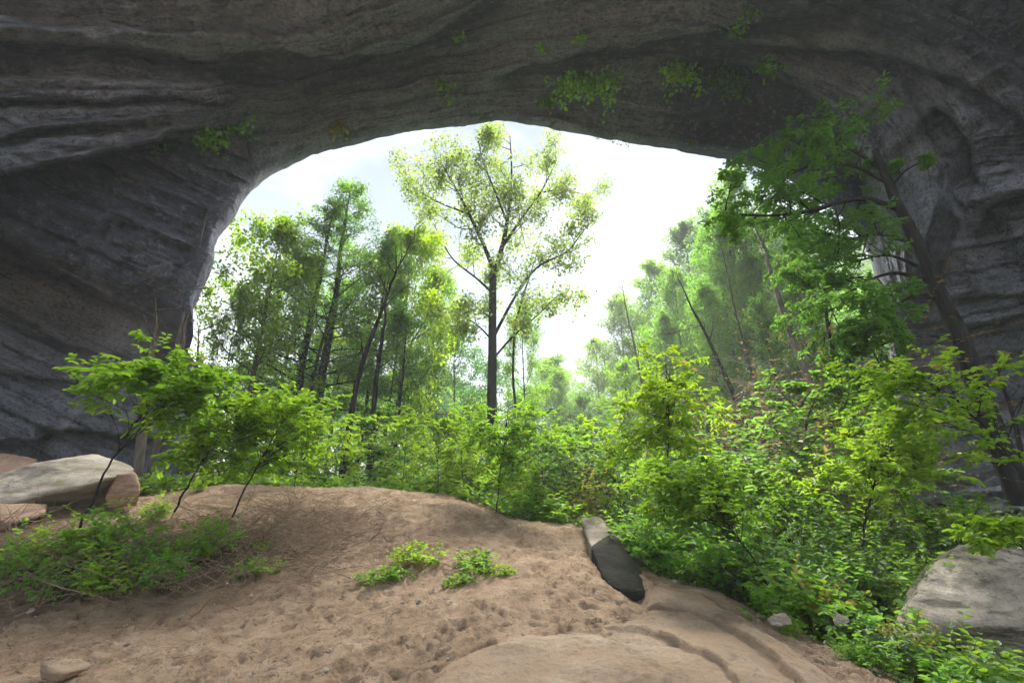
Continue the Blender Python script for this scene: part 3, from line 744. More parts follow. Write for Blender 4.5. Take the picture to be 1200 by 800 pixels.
# ------------------------------------------------------------------ plants: geometry builders
def tubes(paths, sides_fn):
    """paths: list of (pts (n,3), radii (n,)) -> verts, quads"""
    VV, FF = [], []; off = 0
    for pts, rad in paths:
        pts = np.asarray(pts, float); rad = np.asarray(rad, float); n = len(pts); k = sides_fn(rad[0])
        tg = unit(np.gradient(pts, axis=0))
        up = np.array([0, 0, 1.0]) if abs(tg[0, 2]) < .9 else np.array([1.0, 0, 0])
        a = unit(np.cross(tg, up)); b = np.cross(tg, a)
        th = np.arange(k) * 2 * math.pi / k
        ring = pts[:, None] + rad[:, None, None] * (a[:, None] * np.cos(th)[None, :, None] + b[:, None] * np.sin(th)[None, :, None])
        VV.append(ring.reshape(-1, 3))
        i = np.arange(n - 1)[:, None] * k; j = np.arange(k)[None]; j2 = (j + 1) % k
        FF.append(np.stack([i + j, i + j2, i + k + j2, i + k + j], -1).reshape(-1, 4) + off)
        off += n * k
    return np.concatenate(VV), np.concatenate(FF)

def leaf_mesh(name, pos, dr, nr, size, mat, rng, shape='diamond', width=.5, fold=.15):
    pos = np.asarray(pos); n = len(pos)
    dr = unit(dr); nr = unit(nr - (nr * dr).sum(1)[:, None] * dr); sd_ = np.cross(dr, nr)
    L = np.asarray(size)[:, None]; w = L * width; fd = L * fold
    rnd = rng.random(n)
    if shape == 'diamond':
        v = np.stack([pos, pos + dr * L * .5 + sd_ * w * .5 + nr * fd, pos + dr * L, pos + dr * L * .5 - sd_ * w * .5 + nr * fd], 1).reshape(-1, 3)
        b = np.arange(n)[:, None] * 4
        f = np.concatenate([b + [0, 1, 2], b + [0, 2, 3]], 0); at = np.r_[rnd, rnd]
    else:
        tip = pos + dr * L - nr * fd * .8
        v = np.stack([pos, pos + dr * L * .28 + sd_ * w * .46 + nr * fd, pos + dr * L * .68 + sd_ * w * .38 + nr * fd * .8, tip,
                      pos + dr * L * .68 - sd_ * w * .38 + nr * fd * .8, pos + dr * L * .28 - sd_ * w * .46 + nr * fd], 1).reshape(-1, 3)
        b = np.arange(n)[:, None] * 6
        f = np.concatenate([b + [0, 1, 2, 3], b + [0, 3, 4, 5]], 0); at = np.r_[rnd, rnd]
    return mesh_np(name, v, f, M[mat], {'rnd': ('FACE', at)}, smooth_=False)

def bend(rng, p, d, length, n, wob, lift):
    pts = [np.array(p, float)]; d = unit(np.array(d, float))
    for i in range(n):
        d = unit(d + rng.normal(0, wob, 3) + np.array([0, 0, lift]) / n)
        pts.append(pts[-1] + d * length / n)
    return np.array(pts)

def at_path(pts, t):
    i = min(int(t * (len(pts) - 1)), len(pts) - 2); f = t * (len(pts) - 1) - i
    return pts[i] * (1 - f) + pts[i + 1] * f, unit(pts[i + 1] - pts[i])

def perp_dir(rng, d, ang, flat=1.0):
    v = rng.normal(0, 1, 3) * np.array([1, 1, flat]); v = unit(v - (v @ d) * d)
    return unit(d * math.cos(ang) + v * math.sin(ang))

class Plant:
    def __init__(s, seed): s.rng = np.random.default_rng(seed); s.paths = []; s.lp = []; s.ld = []; s.ln = []; s.ls = []
    def leaves_on(s, pts, n, size, spray=True, spread=.08, tstart=.15):
        rng = s.rng
        for k in range(n):
            t = tstart + (1 - tstart) * (k + rng.random()) / n
            p, d = at_path(pts, min(t, .999))
            if spray:
                side = unit(np.cross(d, [0, 0, 1.0]) + 1e-6) * (1 if k % 2 else -1)
                a = unit(d * .6 + side * .85 + rng.normal(0, .22, 3) + np.array([0, 0, -.18]))
                nn = np.array([0, 0, 1.0]) + rng.normal(0, .3, 3)
                s.lp.append(p + rng.normal(0, spread * .4, 3)); 
            else:
                a = unit(rng.normal(0, 1, 3) + d * .5 + np.array([0, 0, -.25])); nn = rng.normal(0, 1, 3) + np.array([0, 0, .9])
                s.lp.append(p + rng.normal(0, spread, 3))
            s.ld.append(a); s.ln.append(nn); s.ls.append(size * rng.uniform(.65, 1.25))
    def branch(s, p, d, length, r, lev, P):
        rng = s.rng
        pts = bend(rng, p, d, length, P['seg'][lev], P['wob'], P['lift'][lev])
        n = len(pts); rad = np.linspace(r, r * P['tip'], n)
        s.paths.append((pts, rad))
        if lev + 1 >= P['levels']:
            s.leaves_on(pts, P['nleaf'], P['leaf'], P['spray'], P['spread'])
            return pts
        nc = P['n'][lev]
        for k in range(nc):
            t = P['t0'][lev] + (1 - P['t0'][lev]) * (k + rng.random() * .8) / nc
            q, dd = at_path(pts, min(t, .99))
            cd = perp_dir(rng, dd, R(rng.uniform(*P['ang'])), P['flat'][lev])
            s.branch(q, cd, length * P['lr'][lev] * rng.uniform(.7, 1.2) * (1.1 - .5 * t), max(r * .5 * (1 - .5 * t), P['rmin']), lev + 1, P)
        return pts
    def wood(s, name, mat, sides=lambda r: 8 if r > .12 else (6 if r > .04 else (4 if r > .015 else 3))):
        v, f = tubes(s.paths, sides); return mesh_np(name, v, f, M[mat])
    def foliage(s, name, mat, shape='diamond', width=.55, fold=.15):
        return leaf_mesh(name, np.array(s.lp), np.array(s.ld), np.array(s.ln), np.array(s.ls), mat, s.rng, shape, width, fold)

def tree_proto(seed, H, crown0, nb, blen, P, r0, lean=(0, 0), wob=.04, mats=('bark', 'mid'), taper='round', shape='diamond'):
    """unit-less prototype of height H standing at the origin; returns (trunk mesh, crown mesh)"""
    pl = Plant(seed); rng = pl.rng
    nt = 14; zz = np.linspace(0, 1, nt)
    wx = np.cumsum(rng.normal(0, wob, nt)) * H * .06; wy = np.cumsum(rng.normal(0, wob, nt)) * H * .06
    tr = np.c_[wx * zz + lean[0] * zz * H, wy * zz + lean[1] * zz * H, zz * H]
    rad = r0 * (1 - zz) ** .8 * .96 + r0 * .04; rad[0] *= 1.35
    pl.paths.append((tr, rad))
    for k in range(nb):
        t = crown0 + (1 - crown0) * (k + rng.random()) / nb
        u = (t - crown0) / (1 - crown0)
        prof = {'round': math.sin(math.pi * min(1, (u * .82 + .16))) ** .7, 'cone': 1.05 - .85 * u, 'top': .45 + .75 * u if u < .7 else 1.3 - .9 * u}[taper]
        p, d = at_path(tr, min(t, .995))
        az = k * 2.399 + rng.normal(0, .4)
        el = R(P['el'][0] + (P['el'][1] - P['el'][0]) * u + rng.normal(0, 8))
        bd = np.array([math.cos(az) * math.cos(el), math.sin(az) * math.cos(el), math.sin(el)])
        pl.branch(p, bd, blen * prof * rng.uniform(.75, 1.2), max(r0 * .32 * (1 - t) + .012, .015), 0, P)
    return pl.wood('trunk', mats[0]), pl.foliage('crown', mats[1], shape)

def PP(**k):
    d = dict(levels=3, seg=[5, 4, 3], wob=.16, lift=[.25, .1, -.05], tip=.25, n=[5, 4], t0=[.25, .15], ang=(30, 65), flat=[.6, .6], lr=[.5, .5], rmin=.006,
             nleaf=14, leaf=.14, spray=False, spread=.16, el=(5, 60))
    d.update(k); return d

PROTO = {}
PROTO['leafy_a'] = tree_proto(11, 18, .30, 34, 4.2, PP(nleaf=20, leaf=.21, spread=.19, n=[6, 4]), .24, mats=('bark', 'mid'))
PROTO['leafy_b'] = tree_proto(12, 18, .42, 30, 3.9, PP(nleaf=18, leaf=.20, spread=.19, n=[6, 4]), .20, lean=(.05, 0), mats=('bark_dark', 'mid'), taper='top')
PROTO['leafy_c'] = tree_proto(13, 16, .35, 26, 3.6, PP(nleaf=18, leaf=.21, spread=.2, n=[6, 4], lift=[.1, 0, -.2]), .18, lean=(-.04, .02), mats=('bark', 'deep'))
PROTO['bright'] = tree_proto(14, 15, .22, 34, 4.0, PP(nleaf=21, leaf=.21, spread=.19, n=[6, 4], flat=[.35, .3], spray=False), .2, mats=('bark', 'fresh'))
PROTO['feathery'] = tree_proto(15, 20, .28, 56, 3.1, PP(nleaf=14, leaf=.11, spread=.12, n=[6, 3], lr=[.42, .5], lift=[.1, -.1, -.2], wob=.14, flat=[.45, .5], spray=False, el=(0, 45)), .22, mats=('bark_dark', 'mid'), taper='cone')
PROTO['hill_a'] = tree_proto(16, 17, .14, 34, 4.2, PP(nleaf=14, leaf=.22, spread=.2, n=[7, 5]), .2, mats=('bark_grey', 'pale'))
PROTO['hill_b'] = tree_proto(17, 17, .12, 36, 4.4, PP(nleaf=14, leaf=.22, spread=.2, n=[7, 5]), .2, mats=('bark', 'mid'))
SAP = PP(levels=3, seg=[6, 4, 3], wob=.09, lift=[.1, -.12, -.15], n=[9, 3], t0=[.12, .2], ang=(38, 62), flat=[.10, .12], lr=[.42, .5], rmin=.0018, nleaf=8, leaf=.095, spray=True, spread=.02, el=(12, 55), tip=.3)
PROTO['sap_a'] = tree_proto(21, 3.2, .22, 15, 1.35, SAP, .022, wob=.12, mats=('bark_dark', 'fresh'), shape='oval')
PROTO['sap_b'] = tree_proto(22, 3.2, .30, 13, 1.45, SAP, .020, lean=(.12, 0), wob=.14, mats=('bark_dark', 'fresh'), shape='oval')
PROTO['sap_c'] = tree_proto(23, 3.2, .15, 17, 1.25, dict(SAP, nleaf=9, leaf=.085), .022, lean=(-.08, .05), wob=.12, mats=('bark', 'fresh'), shape='oval')
PROTO['sap_d'] = tree_proto(24, 3.2, .25, 15, 1.35, dict(SAP, leaf=.10), .022, wob=.12, mats=('bark', 'mid'), shape='oval')

def shrub_proto(seed, n, h, leafmat, leaf=.07, dens=9, spread=.55, wood='twig', nsub=4, flat=.3, shape='oval'):
    pl = Plant(seed); rng = pl.rng
    P = PP(levels=2, seg=[5, 4], wob=.16, lift=[.0, -.1], n=[nsub], t0=[.25], ang=(30, 60), flat=[flat], lr=[.55], rmin=.0015, nleaf=dens, leaf=leaf, spray=True, spread=.02, tip=.35)
    for k in range(n):
        a = rng.uniform(0, 2 * math.pi); o_ = rng.uniform(0, .25) * spread
        tilt = rng.uniform(.15, 1.0) * spread
        d = np.array([math.cos(a) * tilt, math.sin(a) * tilt, 1.0])
        pl.branch(np.array([math.cos(a) * o_, math.sin(a) * o_, -.03]), d, h * rng.uniform(.6, 1.15), .008, 0, P)
    return pl.wood('stems', wood, lambda r: 3), pl.foliage('leaves', leafmat, shape, .6)

PROTO['shrub_a'] = shrub_proto(31, 20, 1.0, 'fresh', .125, 6, .85)
PROTO['shrub_b'] = shrub_proto(32, 18, 1.0, 'mid', .13, 6, .95)
PROTO['shrub_c'] = shrub_proto(33, 20, 1.0, 'ferny', .12, 8, .8)
PROTO['shrub_deep'] = shrub_proto(34, 24, 1.0, 'deep', .12, 9, .7)
PROTO['shrub_yellow'] = shrub_proto(35, 18, 1.0, 'yellow', .11, 7, .7)
PROTO['bush_a'] = shrub_proto(41, 24, 2.2, 'fresh', .105, 12, .6, nsub=8)
PROTO['bush_b'] = shrub_proto(42, 24, 2.2, 'mid', .105, 12, .65, nsub=8)
PROTO['bush_deep'] = shrub_proto(43, 26, 2.2, 'deep', .105, 12, .6, nsub=8)
PROTO['bush_yellow'] = shrub_proto(44, 20, 2.2, 'yellow', .10, 9, .6, nsub=8)
PROTO['broad'] = shrub_proto(45, 16, 1.0, 'ferny', .19, 5, .8)
PROTO['broad_mid'] = shrub_proto(46, 16, 1.0, 'mid', .20, 5, .85)
PROTO['tuft'] = shrub_proto(36, 26, .5, 'fresh', .085, 7, 1.0, nsub=3)
PROTO['dry'] = shrub_proto(37, 26, 1.0, 'dry', .05, 2, 1.1, nsub=5)
PROTO['dry_tall'] = shrub_proto(38, 30, 4.5, 'dry', .06, 14, .5, nsub=8, flat=.8, shape='diamond')

def top_of(me):
    z = np.empty(len(me.vertices) * 3, np.float32); me.vertices.foreach_get('co', z); return float(np.percentile(z[2::3], 99.7))
HEIGHT = {k: max(top_of(a), top_of(b)) for k, (a, b) in PROTO.items()}
def put(proto, name, x, y, h, w, rz, label, cat, group=None, h0=None, lean=None, z=None):
    """stand a copy of a prototype at x,y on the ground, scaled to height h and width factor w"""
    if proto.startswith('shrub') and h > 1.15: proto = {'shrub_c': 'bush_a'}.get(proto, proto.replace('shrub', 'bush')); w *= .9
    a, b = PROTO[proto]
    base = HEIGHT[proto]; kind_ = 'sap' if proto.startswith('sap') else ('shrub' if proto[:5] in ('shrub', 'bush_', 'tuft', 'broad') or proto.startswith('dry') else 'tree')
    e = bpy.data.objects.new(name, None); COL.objects.link(e); e.empty_display_size = .2
    e.location = (x, y, (zg(x, y) if z is None else z) - .05)
    s = h / base
    e.scale = (s * w, s * w, s); e.rotation_euler = (lean[1] if lean else 0, lean[0] if lean else 0, rz)
    if lean: e.rotation_mode = 'ZYX'; e.rotation_euler = (lean[1], lean[0], rz)
    tag(e, label, cat, group)
    n1, n2 = {'tree': ('trunk', 'crown'), 'sap': ('stem', 'foliage'), 'shrub': ('stems', 'foliage')}[kind_]
    link(n1, a, e); c = link(n2, b, e); c['kind'] = 'stuff'
    return e

def put_px(proto, name, px, Y, ytop, w, rz, label, cat, group=None, lean=None):
    """base under pixel column px at depth Y, its top reaching pixel row ytop"""
    x = 0; z = 0
    for _ in range(6):       # the column leans in the picture: solve x at ground height
        base = W(px, 560, Y); x = (px - 600) / F * (Y * math.cos(PITCH) + (z - EYE[2]) * math.sin(PITCH)); z = zg(x, Y)
    top = W(px, ytop, Y)[2]
    return put(proto, name, x, Y, max(top - z, .1), w, rz, label, cat, group, lean=lean)

# ------------------------------------------------------------------ trees traced from the photograph
def limb_tree(name, seed, limbs, label, cat, P, mats, spawn, leafshape='diamond', group=None):
    """limbs: list of (points (px,py,Y), r0, r1); spawn: per limb (count, tstart, length)"""
    pl = Plant(seed); rng = pl.rng
    base = W(*limbs[0][0][0])
    for (pts, r0, r1), (cnt, ts, ln) in zip(limbs, spawn):
        q = np.array([W(*p) for p in pts]); 
        # resample smoothly
        L = np.r_[0, np.cumsum(np.linalg.norm(np.diff(q, axis=0), axis=1))]; tt = np.linspace(0, L[-1], max(8, len(q) * 4))
        qq = np.c_[[np.interp(tt, L, q[:, i]) for i in range(3)]].T
        for _ in range(2): qq[1:-1] = (qq[:-2] + 2 * qq[1:-1] + qq[2:]) / 4
        qq[1:] += np.cumsum(rng.normal(0, r0 * .09, (len(qq) - 1, 3)), 0) * .6
        pl.paths.append((qq - base, np.linspace(r0, r1, len(qq))))
        for k in range(cnt):
            t = ts + (1 - ts) * (k + rng.random()) / cnt
            p, d = at_path(qq, min(t, .995))
            cd = perp_dir(rng, d, R(rng.uniform(35, 80)), .7)
            pl.branch(p - base, cd, ln * rng.uniform(.6, 1.25) * (1.15 - .45 * t), r0 * .28 * (1 - .5 * t) + .01, 0, P)
    e = bpy.data.objects.new(name, None); COL.objects.link(e); e.location = base
    tag(e, label, cat, group)
    link('trunk', pl.wood('trunk', mats[0]), e); c = link('crown', pl.foliage('crown', mats[1], leafshape), e); c['kind'] = 'stuff'
    return e

YC = 27.0
limb_tree('tall_tree', 5, [
    ([(577, 600, YC), (577, 470, YC), (578, 380, YC), (580, 318, YC)], .36, .24),
    ([(580, 320, YC), (566, 285, YC - .5), (548, 250, YC - 1), (530, 215, YC - 1.5), (515, 190, YC - 2)], .17, .04),
    ([(580, 318, YC), (590, 285, YC + .5), (597, 245, YC + .8), (600, 200, YC + 1), (598, 160, YC + 1)], .2, .03),
    ([(588, 290, YC), (612, 255, YC + 1), (635, 225, YC + 1.5), (652, 190, YC + 2)], .13, .03),
    ([(580, 392, YC), (592, 368, YC), (603, 348, YC - .5), (612, 332, YC - 1), (632, 310, YC - 2), (665, 296, YC - 2.5), (690, 262, YC - 2.5)], .12, .03),
    ([(579, 345, YC), (558, 325, YC + 1), (530, 305, YC + 1.5), (508, 262, YC + 1.5)], .10, .03),
    ([(595, 262, YC), (580, 225, YC - 1), (565, 190, YC - 1.5), (560, 165, YC - 1.5)], .10, .03),
    ([(548, 250, YC - 1), (520, 240, YC - 1), (492, 225, YC - 1), (475, 212, YC - 1)], .07, .02),
    ([(636, 225, YC + 1.5), (660, 222, YC + 2), (690, 230, YC + 2)], .07, .02),
    ([(578, 420, YC), (600, 395, YC - 1), (630, 370, YC - 1.5), (655, 345, YC - 2)], .08, .02),
    ([(578, 400, YC), (560, 380, YC - 1), (535, 365, YC - 1.5)], .07, .02)],
    'tallest tree, its dark forked trunk and sparse round crown against the middle sky', 'tree',
    PP(levels=3, nleaf=8, leaf=.25, spread=.28, n=[6, 5], lr=[.62, .6], lift=[.35, .15, 0], wob=.2), ('bark_dark', 'olive'),
    [(4, .75, 2.0), (11, .12, 2.7), (12, .12, 2.7), (10, .12, 2.5), (9, .3, 2.3), (8, .25, 2.3), (9, .15, 2.5), (7, .2, 2.3), (7, .2, 2.3), (7, .3, 2.3), (6, .3, 2.2)])

YR = 11.0
limb_tree('leaning_tree', 8, [
    ([(1200, 590, YR), (1176, 535, YR), (1146, 460, YR), (1112, 378, YR), (1080, 310, YR), (1052, 250, YR), (1034, 206, YR), (1022, 178, YR)], .27, .09),
    ([(1050, 244, YR), (1015, 232, YR - .3), (985, 236, YR - .6), (940, 250, YR - 1), (896, 254, YR - 1.4), (850, 250, YR - 1.6)], .085, .02),
    ([(1036, 212, YR), (1000, 192, YR), (960, 190, YR), (925, 203, YR), (900, 232, YR)], .06, .015),
    ([(1066, 284, YR), (1030, 272, YR + .5), (990, 282, YR + 1), (940, 262, YR + 1.5)], .06, .015),
    ([(1092, 330, YR), (1050, 318, YR), (1010, 330, YR - .5), (970, 366, YR - 1)], .06, .015),
    ([(1030, 196, YR), (990, 170, YR + 1), (940, 168, YR + 1.5), (890, 186, YR + 2)], .06, .015),
    ([(1100, 352, YR), (1070, 345, YR - .5), (1030, 370, YR - .8), (1000, 400, YR - 1)], .05, .015),
    ([(1040, 225, YR), (1060, 200, YR - .3), (1080, 190, YR - .6)], .05, .015),
    ([(1082, 315, YR), (1040, 296, YR + .8), (990, 310, YR + 1.6), (930, 330, YR + 2)], .05, .015),
    ([(1120, 396, YR), (1080, 392, YR - .3), (1040, 400, YR - .6), (985, 425, YR - .8)], .05, .015)],
    'dark thick trunk leaning left across the right wall with arching leafy limbs', 'tree',
    PP(levels=3, nleaf=15, leaf=.115, spread=.12, n=[5, 4], lr=[.55, .55], lift=[-.2, -.2, -.3], wob=.14, flat=[.5, .4], spray=True, rmin=.003), ('bark_dark', 'mid'),
    [(1, .9, .8), (15, .15, 1.7), (12, .2, 1.6), (13, .3, 1.7), (11, .4, 1.5), (14, .2, 1.8), (8, .5, 1.2), (2, .5, .6), (12, .3, 1.6), (7, .6, 1.2)], 'oval')

# ------------------------------------------------------------------ forest on the left and centre
LT = 'forest trees left of the tallest tree'
put_px('feathery', 'tree', 322, 21, 235, 1.45, .4, 'thin dark leaning conifer-like tree, left one of the feathery pair left of the sky', 'tree', LT, lean=(.03, 0))
put_px('feathery', 'tree', 352, 22, 212, 1.5, 2.2, 'feathery dark-trunked tree, the taller right one of the pair left of the sky', 'tree', LT, lean=(.02, 0))
put_px('bright', 'tree', 268, 19, 258, .95, 1.0, 'bright green leafy tree just beside the left rock edge', 'tree', LT)
put_px('leafy_b', 'tree', 405, 23, 275, .85, .3, 'green tree with a forked dark trunk right of the feathery pair', 'tree', LT)
put_px('bright', 'tree', 452, 27, 268, .8, 3.0, 'yellow-green rounded tree between the feathery pair and the tallest tree', 'tree', LT)
put_px('leafy_a', 'tree', 492, 30, 312, .8, 1.8, 'mid green tree just left of the tallest tree', 'tree', LT)
put_px('leafy_c', 'tree', 436, 20, 360, .85, 4.2, 'slender dark-stemmed tree in front of the yellow-green rounded tree', 'tree', LT)
put_px('leafy_c', 'tree', 300, 24, 300, 1.0, 5.2, 'deep green tree behind the bright tree at the left rock edge', 'tree', LT)
put_px('leafy_c', 'tree', 532, 33, 380, .9, .7, 'low deep green tree immediately left of the tallest trunk', 'tree', LT)
put_px('leafy_b', 'tree', 622, 30, 348, .62, 2.6, 'slim green tree immediately right of the tallest trunk', 'tree', LT)
put_px('leafy_a', 'tree', 660, 42, 432, .9, 4.6, 'small green tree at the foot of the sky gap', 'tree', LT)
put_px('leafy_c', 'tree', 372, 30, 330, 1.0, 2.9, 'dark green tree showing between the feathery pair and the forked tree', 'tree', LT)
put_px('leafy_b', 'tree', 236, 18.2, 330, .5, 2.9, 'thin tree half hidden behind the left rock edge', 'tree', LT)
# bare trunks by the left wall
def pole(name, pts, r0, r1, label, seed, mat='bark', twigs=3, cat='tree trunk', tw=1.2, group=None):
    pl = Plant(seed); q = np.array([W(*p) for p in pts]); base = q[0]
    L = np.r_[0, np.cumsum(np.linalg.norm(np.diff(q, axis=0), axis=1))]; tt = np.linspace(0, L[-1], len(q) * 4)
    qq = np.c_[[np.interp(tt, L, q[:, i]) for i in range(3)]].T
    for _ in range(2): qq[1:-1] = (qq[:-2] + 2 * qq[1:-1] + qq[2:]) / 4
    qq[1:] += np.cumsum(pl.rng.normal(0, r0 * .12, (len(qq) - 1, 3)), 0) * .5
    ext = qq[-1] + np.cumsum(np.repeat([(qq[-1] - qq[-3]) * .5], 8, 0) + pl.rng.normal(0, r0 * .25, (8, 3)), 0); qq = np.vstack([qq, ext])
    pl.paths.append((qq - base, np.r_[np.linspace(r0, r1, len(qq) - 8), np.linspace(r1 * .9, .006, 8)]))
    stem = pl.wood('trunk', mat); pl.paths = []
    for k in range(twigs):
        p, d = at_path(qq, pl.rng.uniform(.35, .99)); cd = perp_dir(pl.rng, d, R(pl.rng.uniform(35, 70)))
        b = bend(pl.rng, p - base, cd, tw * pl.rng.uniform(.5, 1.2), 6, .16, .1); pl.paths.append((b, np.linspace(r0 * .25, .004, 7)))
        for j in range(2):
            p2, d2 = at_path(b, pl.rng.uniform(.3, .9)); b2 = bend(pl.rng, p2, perp_dir(pl.rng, d2, .8), tw * .4, 4, .2, 0); pl.paths.append((b2, np.linspace(r0 * .12, .003, 5)))
    e = bpy.data.objects.new(name, None); COL.objects.link(e); e.location = base; tag(e, label, cat, group)
    link('trunk', stem, e)
    for k in range(twigs):
        v, f = tubes(pl.paths[3 * k:3 * k + 1], lambda r: 4); br = link('branch', mesh_np('branch', v, f, M[mat]), e)
        for q3 in pl.paths[3 * k + 1:3 * k + 3]:
            v, f = tubes([q3], lambda r: 3); link('twig', mesh_np('twig', v, f, M[mat]), br)
    return e
BT = 'bare trunks'
pole('bare_tree', [(158, 580, 12), (165, 520, 12), (172, 470, 12), (178, 420, 12)], .13, .09, 'straight dark grey trunk nearest the left wall behind the big leafy sapling', 51, group=BT)
pole('bare_tree', [(172, 575, 12.6), (184, 520, 12.6), (196, 470, 12.6), (205, 430, 12.6)], .10, .07, 'paler slightly leaning trunk beside the left wall', 52, group=BT)
pole('bare_tree', [(196, 460, 12.8), (206, 410, 12.8), (216, 370, 12.8), (226, 330, 12.8), (232, 300, 12.9)], .07, .03, 'thin bare leaning trunk with stubby twigs against the tip of the left overhang', 53, 'bark', 8, group=BT)
pole('bare_tree', [(214, 562, 13.5), (220, 520, 13.5), (226, 480, 13.5), (230, 440, 13.5)], .07, .05, 'thin upright trunk by the end of the left wall', 54, group=BT)
pole('bare_tree', [(400, 565, 15), (408, 500, 15), (420, 440, 15), (436, 390, 15), (452, 350, 15)], .13, .06, 'dark slanting trunk left of the middle saplings', 55, 'bark_dark', 6, tw=1.6, group=BT)
pole('bare_tree', [(432, 560, 17), (436, 500, 17), (440, 440, 17), (446, 400, 17)], .13, .08, 'dark upright trunk just right of the slanting trunk', 56, 'bark_dark', 6, tw=1.6, group=BT)
pole('bare_tree', [(460, 560, 18), (464, 510, 18), (470, 450, 18)], .09, .06, 'short dark trunk behind the middle saplings', 57, 'bark_dark', 4, group=BT)
pole('bare_tree', [(355, 540, 20), (362, 480, 20), (372, 420, 20), (384, 380, 20)], .1, .06, 'thin trunk behind the left saplings', 58, 'bark_dark', 4, group=BT)
pole('bare_tree', [(610, 560, 26), (606, 500, 26), (600, 440, 26), (603, 380, 26), (612, 350, 26)], .10, .07, 'thin crooked trunk close right of the tallest trunk', 59, 'bark_dark', 4, group=BT)
RB = 'leaning trunks on the right slope'
pole('bare_tree', [(878, 520, 20), (862, 470, 20), (838, 415, 20), (820, 378, 20)], .12, .06, 'dark thin trunk leaning left, lowest on the right slope', 61, 'bark_dark', 7, tw=2, group=RB)
pole('bare_tree', [(972, 530, 16), (955, 470, 16), (930, 405, 16), (912, 350, 16), (900, 310, 16.5)], .16, .07, 'pale grey trunk leaning left between dry brown branches', 62, 'bark_grey', 9, tw=2, group=RB)
pole('bare_tree', [(890, 510, 22), (884, 450, 22), (870, 400, 22), (858, 350, 22)], .09, .05, 'slim trunk on the right slope left of the pale grey leaning trunk', 63, 'bark', 6, tw=1.6, group=RB)
pole('bare_tree', [(1000, 520, 15), (985, 450, 15), (972, 390, 15), (966, 340, 15)], .10, .05, 'dark trunk right of the pale grey leaning trunk', 64, 'bark_dark', 7, tw=1.6, group=RB)
pole('bare_tree', [(1198, 540, 9.5), (1192, 500, 9.5), (1180, 460, 9.5)], .05, .03, 'thin stem beside the thick leaning trunk at the right edge', 65, 'bark_dark', 3, tw=.8, group=RB)
pole('bare_tree', [(770, 540, 26), (760, 490, 26), (748, 430, 26), (740, 390, 26)], .10, .06, 'thin grey trunk on the slope behind the tall bright sapling', 66, 'bark_grey', 6, tw=2, group=RB)
# tangle of dead branches
pl = Plant(71)
for k in range(46):
    p = W(rng0.uniform(880, 965), rng0.uniform(430, 510), rng0.uniform(15, 18)); d = unit(rng0.normal(0, 1, 3) * [1, .6, 1] + [-.2, 0, .2])
    b = bend(pl.rng, p, d, pl.rng.uniform(1, 2.6), 6, .14, 0); pl.paths.append((b, np.linspace(.022, .005, 7)))
    for j in range(3):
        p2, d2 = at_path(b, pl.rng.uniform(.2, .95)); pl.paths.append((bend(pl.rng, p2, perp_dir(pl.rng, d2, .8), .7, 4, .2, 0), np.linspace(.01, .003, 5)))
tag(link('dead_branches', pl.wood('dead_branches', 'bark_grey')), 'tangle of dead grey branches fallen at the foot of the right slope', 'dead branches', kind='stuff')

# ------------------------------------------------------------------ wooded slope on the right
SL = 'trees on the hazy slope right of the sky'
rs = random.Random(4)
for i, (px, Y, yt, pr, w, lb) in enumerate([
    (708, 52, 395, 'hill_b', .9, 'lowest small tree where the wooded slope meets the sky gap'),
    (740, 48, 345, 'hill_a', 1.0, 'pale rounded tree low on the hazy slope skyline'),
    (785, 44, 305, 'hill_b', .95, 'mid green tree on the slope skyline left of the pale tall one'),
    (832, 40, 262, 'hill_a', .95, 'pale tall tree high on the slope skyline'),
    (915, 27, 196, 'leafy_a', .6, 'sparse green tree reaching the right end of the arch opening'),
    (690, 36, 462, 'leafy_c', .9, 'dark green tree low in front of the slope'),
    (745, 32, 420, 'hill_b', .85, 'bushy green tree in the middle of the slope'),
    (800, 30, 365, 'hill_b', .8, 'green tree in front of the pale tall tree'),
    (860, 25, 330, 'leafy_a', .75, 'leafy green tree behind the arching limbs'),
    (900, 27, 250, 'hill_b', .8, 'tall green tree behind the arching limbs near the right rock edge'),
    (940, 22, 345, 'leafy_b', .8, 'green tree rising behind the dead tangle'),
    (985, 20, 300, 'leafy_c', .75, 'dark tree close to the right rock edge'),
    (1015, 19, 380, 'leafy_a', .6, 'green tree low against the right rock edge'),
    (815, 33, 312, 'leafy_a', .7, 'leafy tree filling the upper middle of the slope'),
    (880, 30, 232, 'leafy_b', .8, 'broad-topped tree high on the slope beside the arching limbs'),
    (770, 34, 385, 'leafy_b', .8, 'forked tree in the middle of the slope above the bright tall sapling'),
    (920, 25, 300, 'leafy_a', .7, 'leafy tree directly behind the pale grey leaning trunk'),
    (830, 24, 440, 'leafy_c', .75, 'dark low tree behind the lowest leaning trunk')]):
    put_px(pr, 'tree', px, Y, yt, w, rs.uniform(0, 6), lb, 'tree', SL)
for i in range(44):
    px = 670 + (i * 37 % 400) + rs.uniform(-8, 8); Y = rs.uniform(34, 75)
    put_px(('hill_a', 'hill_b')[i % 2], 'background_tree', px, Y, (452 - (px - 670) * .95 + rs.uniform(5, 70)) if px < 880 else 250 + rs.uniform(0, 110), .95, rs.uniform(0, 6), 'distant hazy tree filling the slope behind the nearer trees', 'tree', 'distant trees filling the slope')
for i in range(24):
    px = 240 + i * 19 + rs.uniform(-10, 10); Y = rs.uniform(42, 60)
    put_px(('leafy_c', 'hill_b', 'leafy_a')[i % 3], 'background_tree', px, Y, 440 + rs.uniform(-25, 30), 1.1, rs.uniform(0, 6), 'distant low tree filling the gaps between the nearer trunks', 'tree', 'distant low trees behind the nearer trunks')

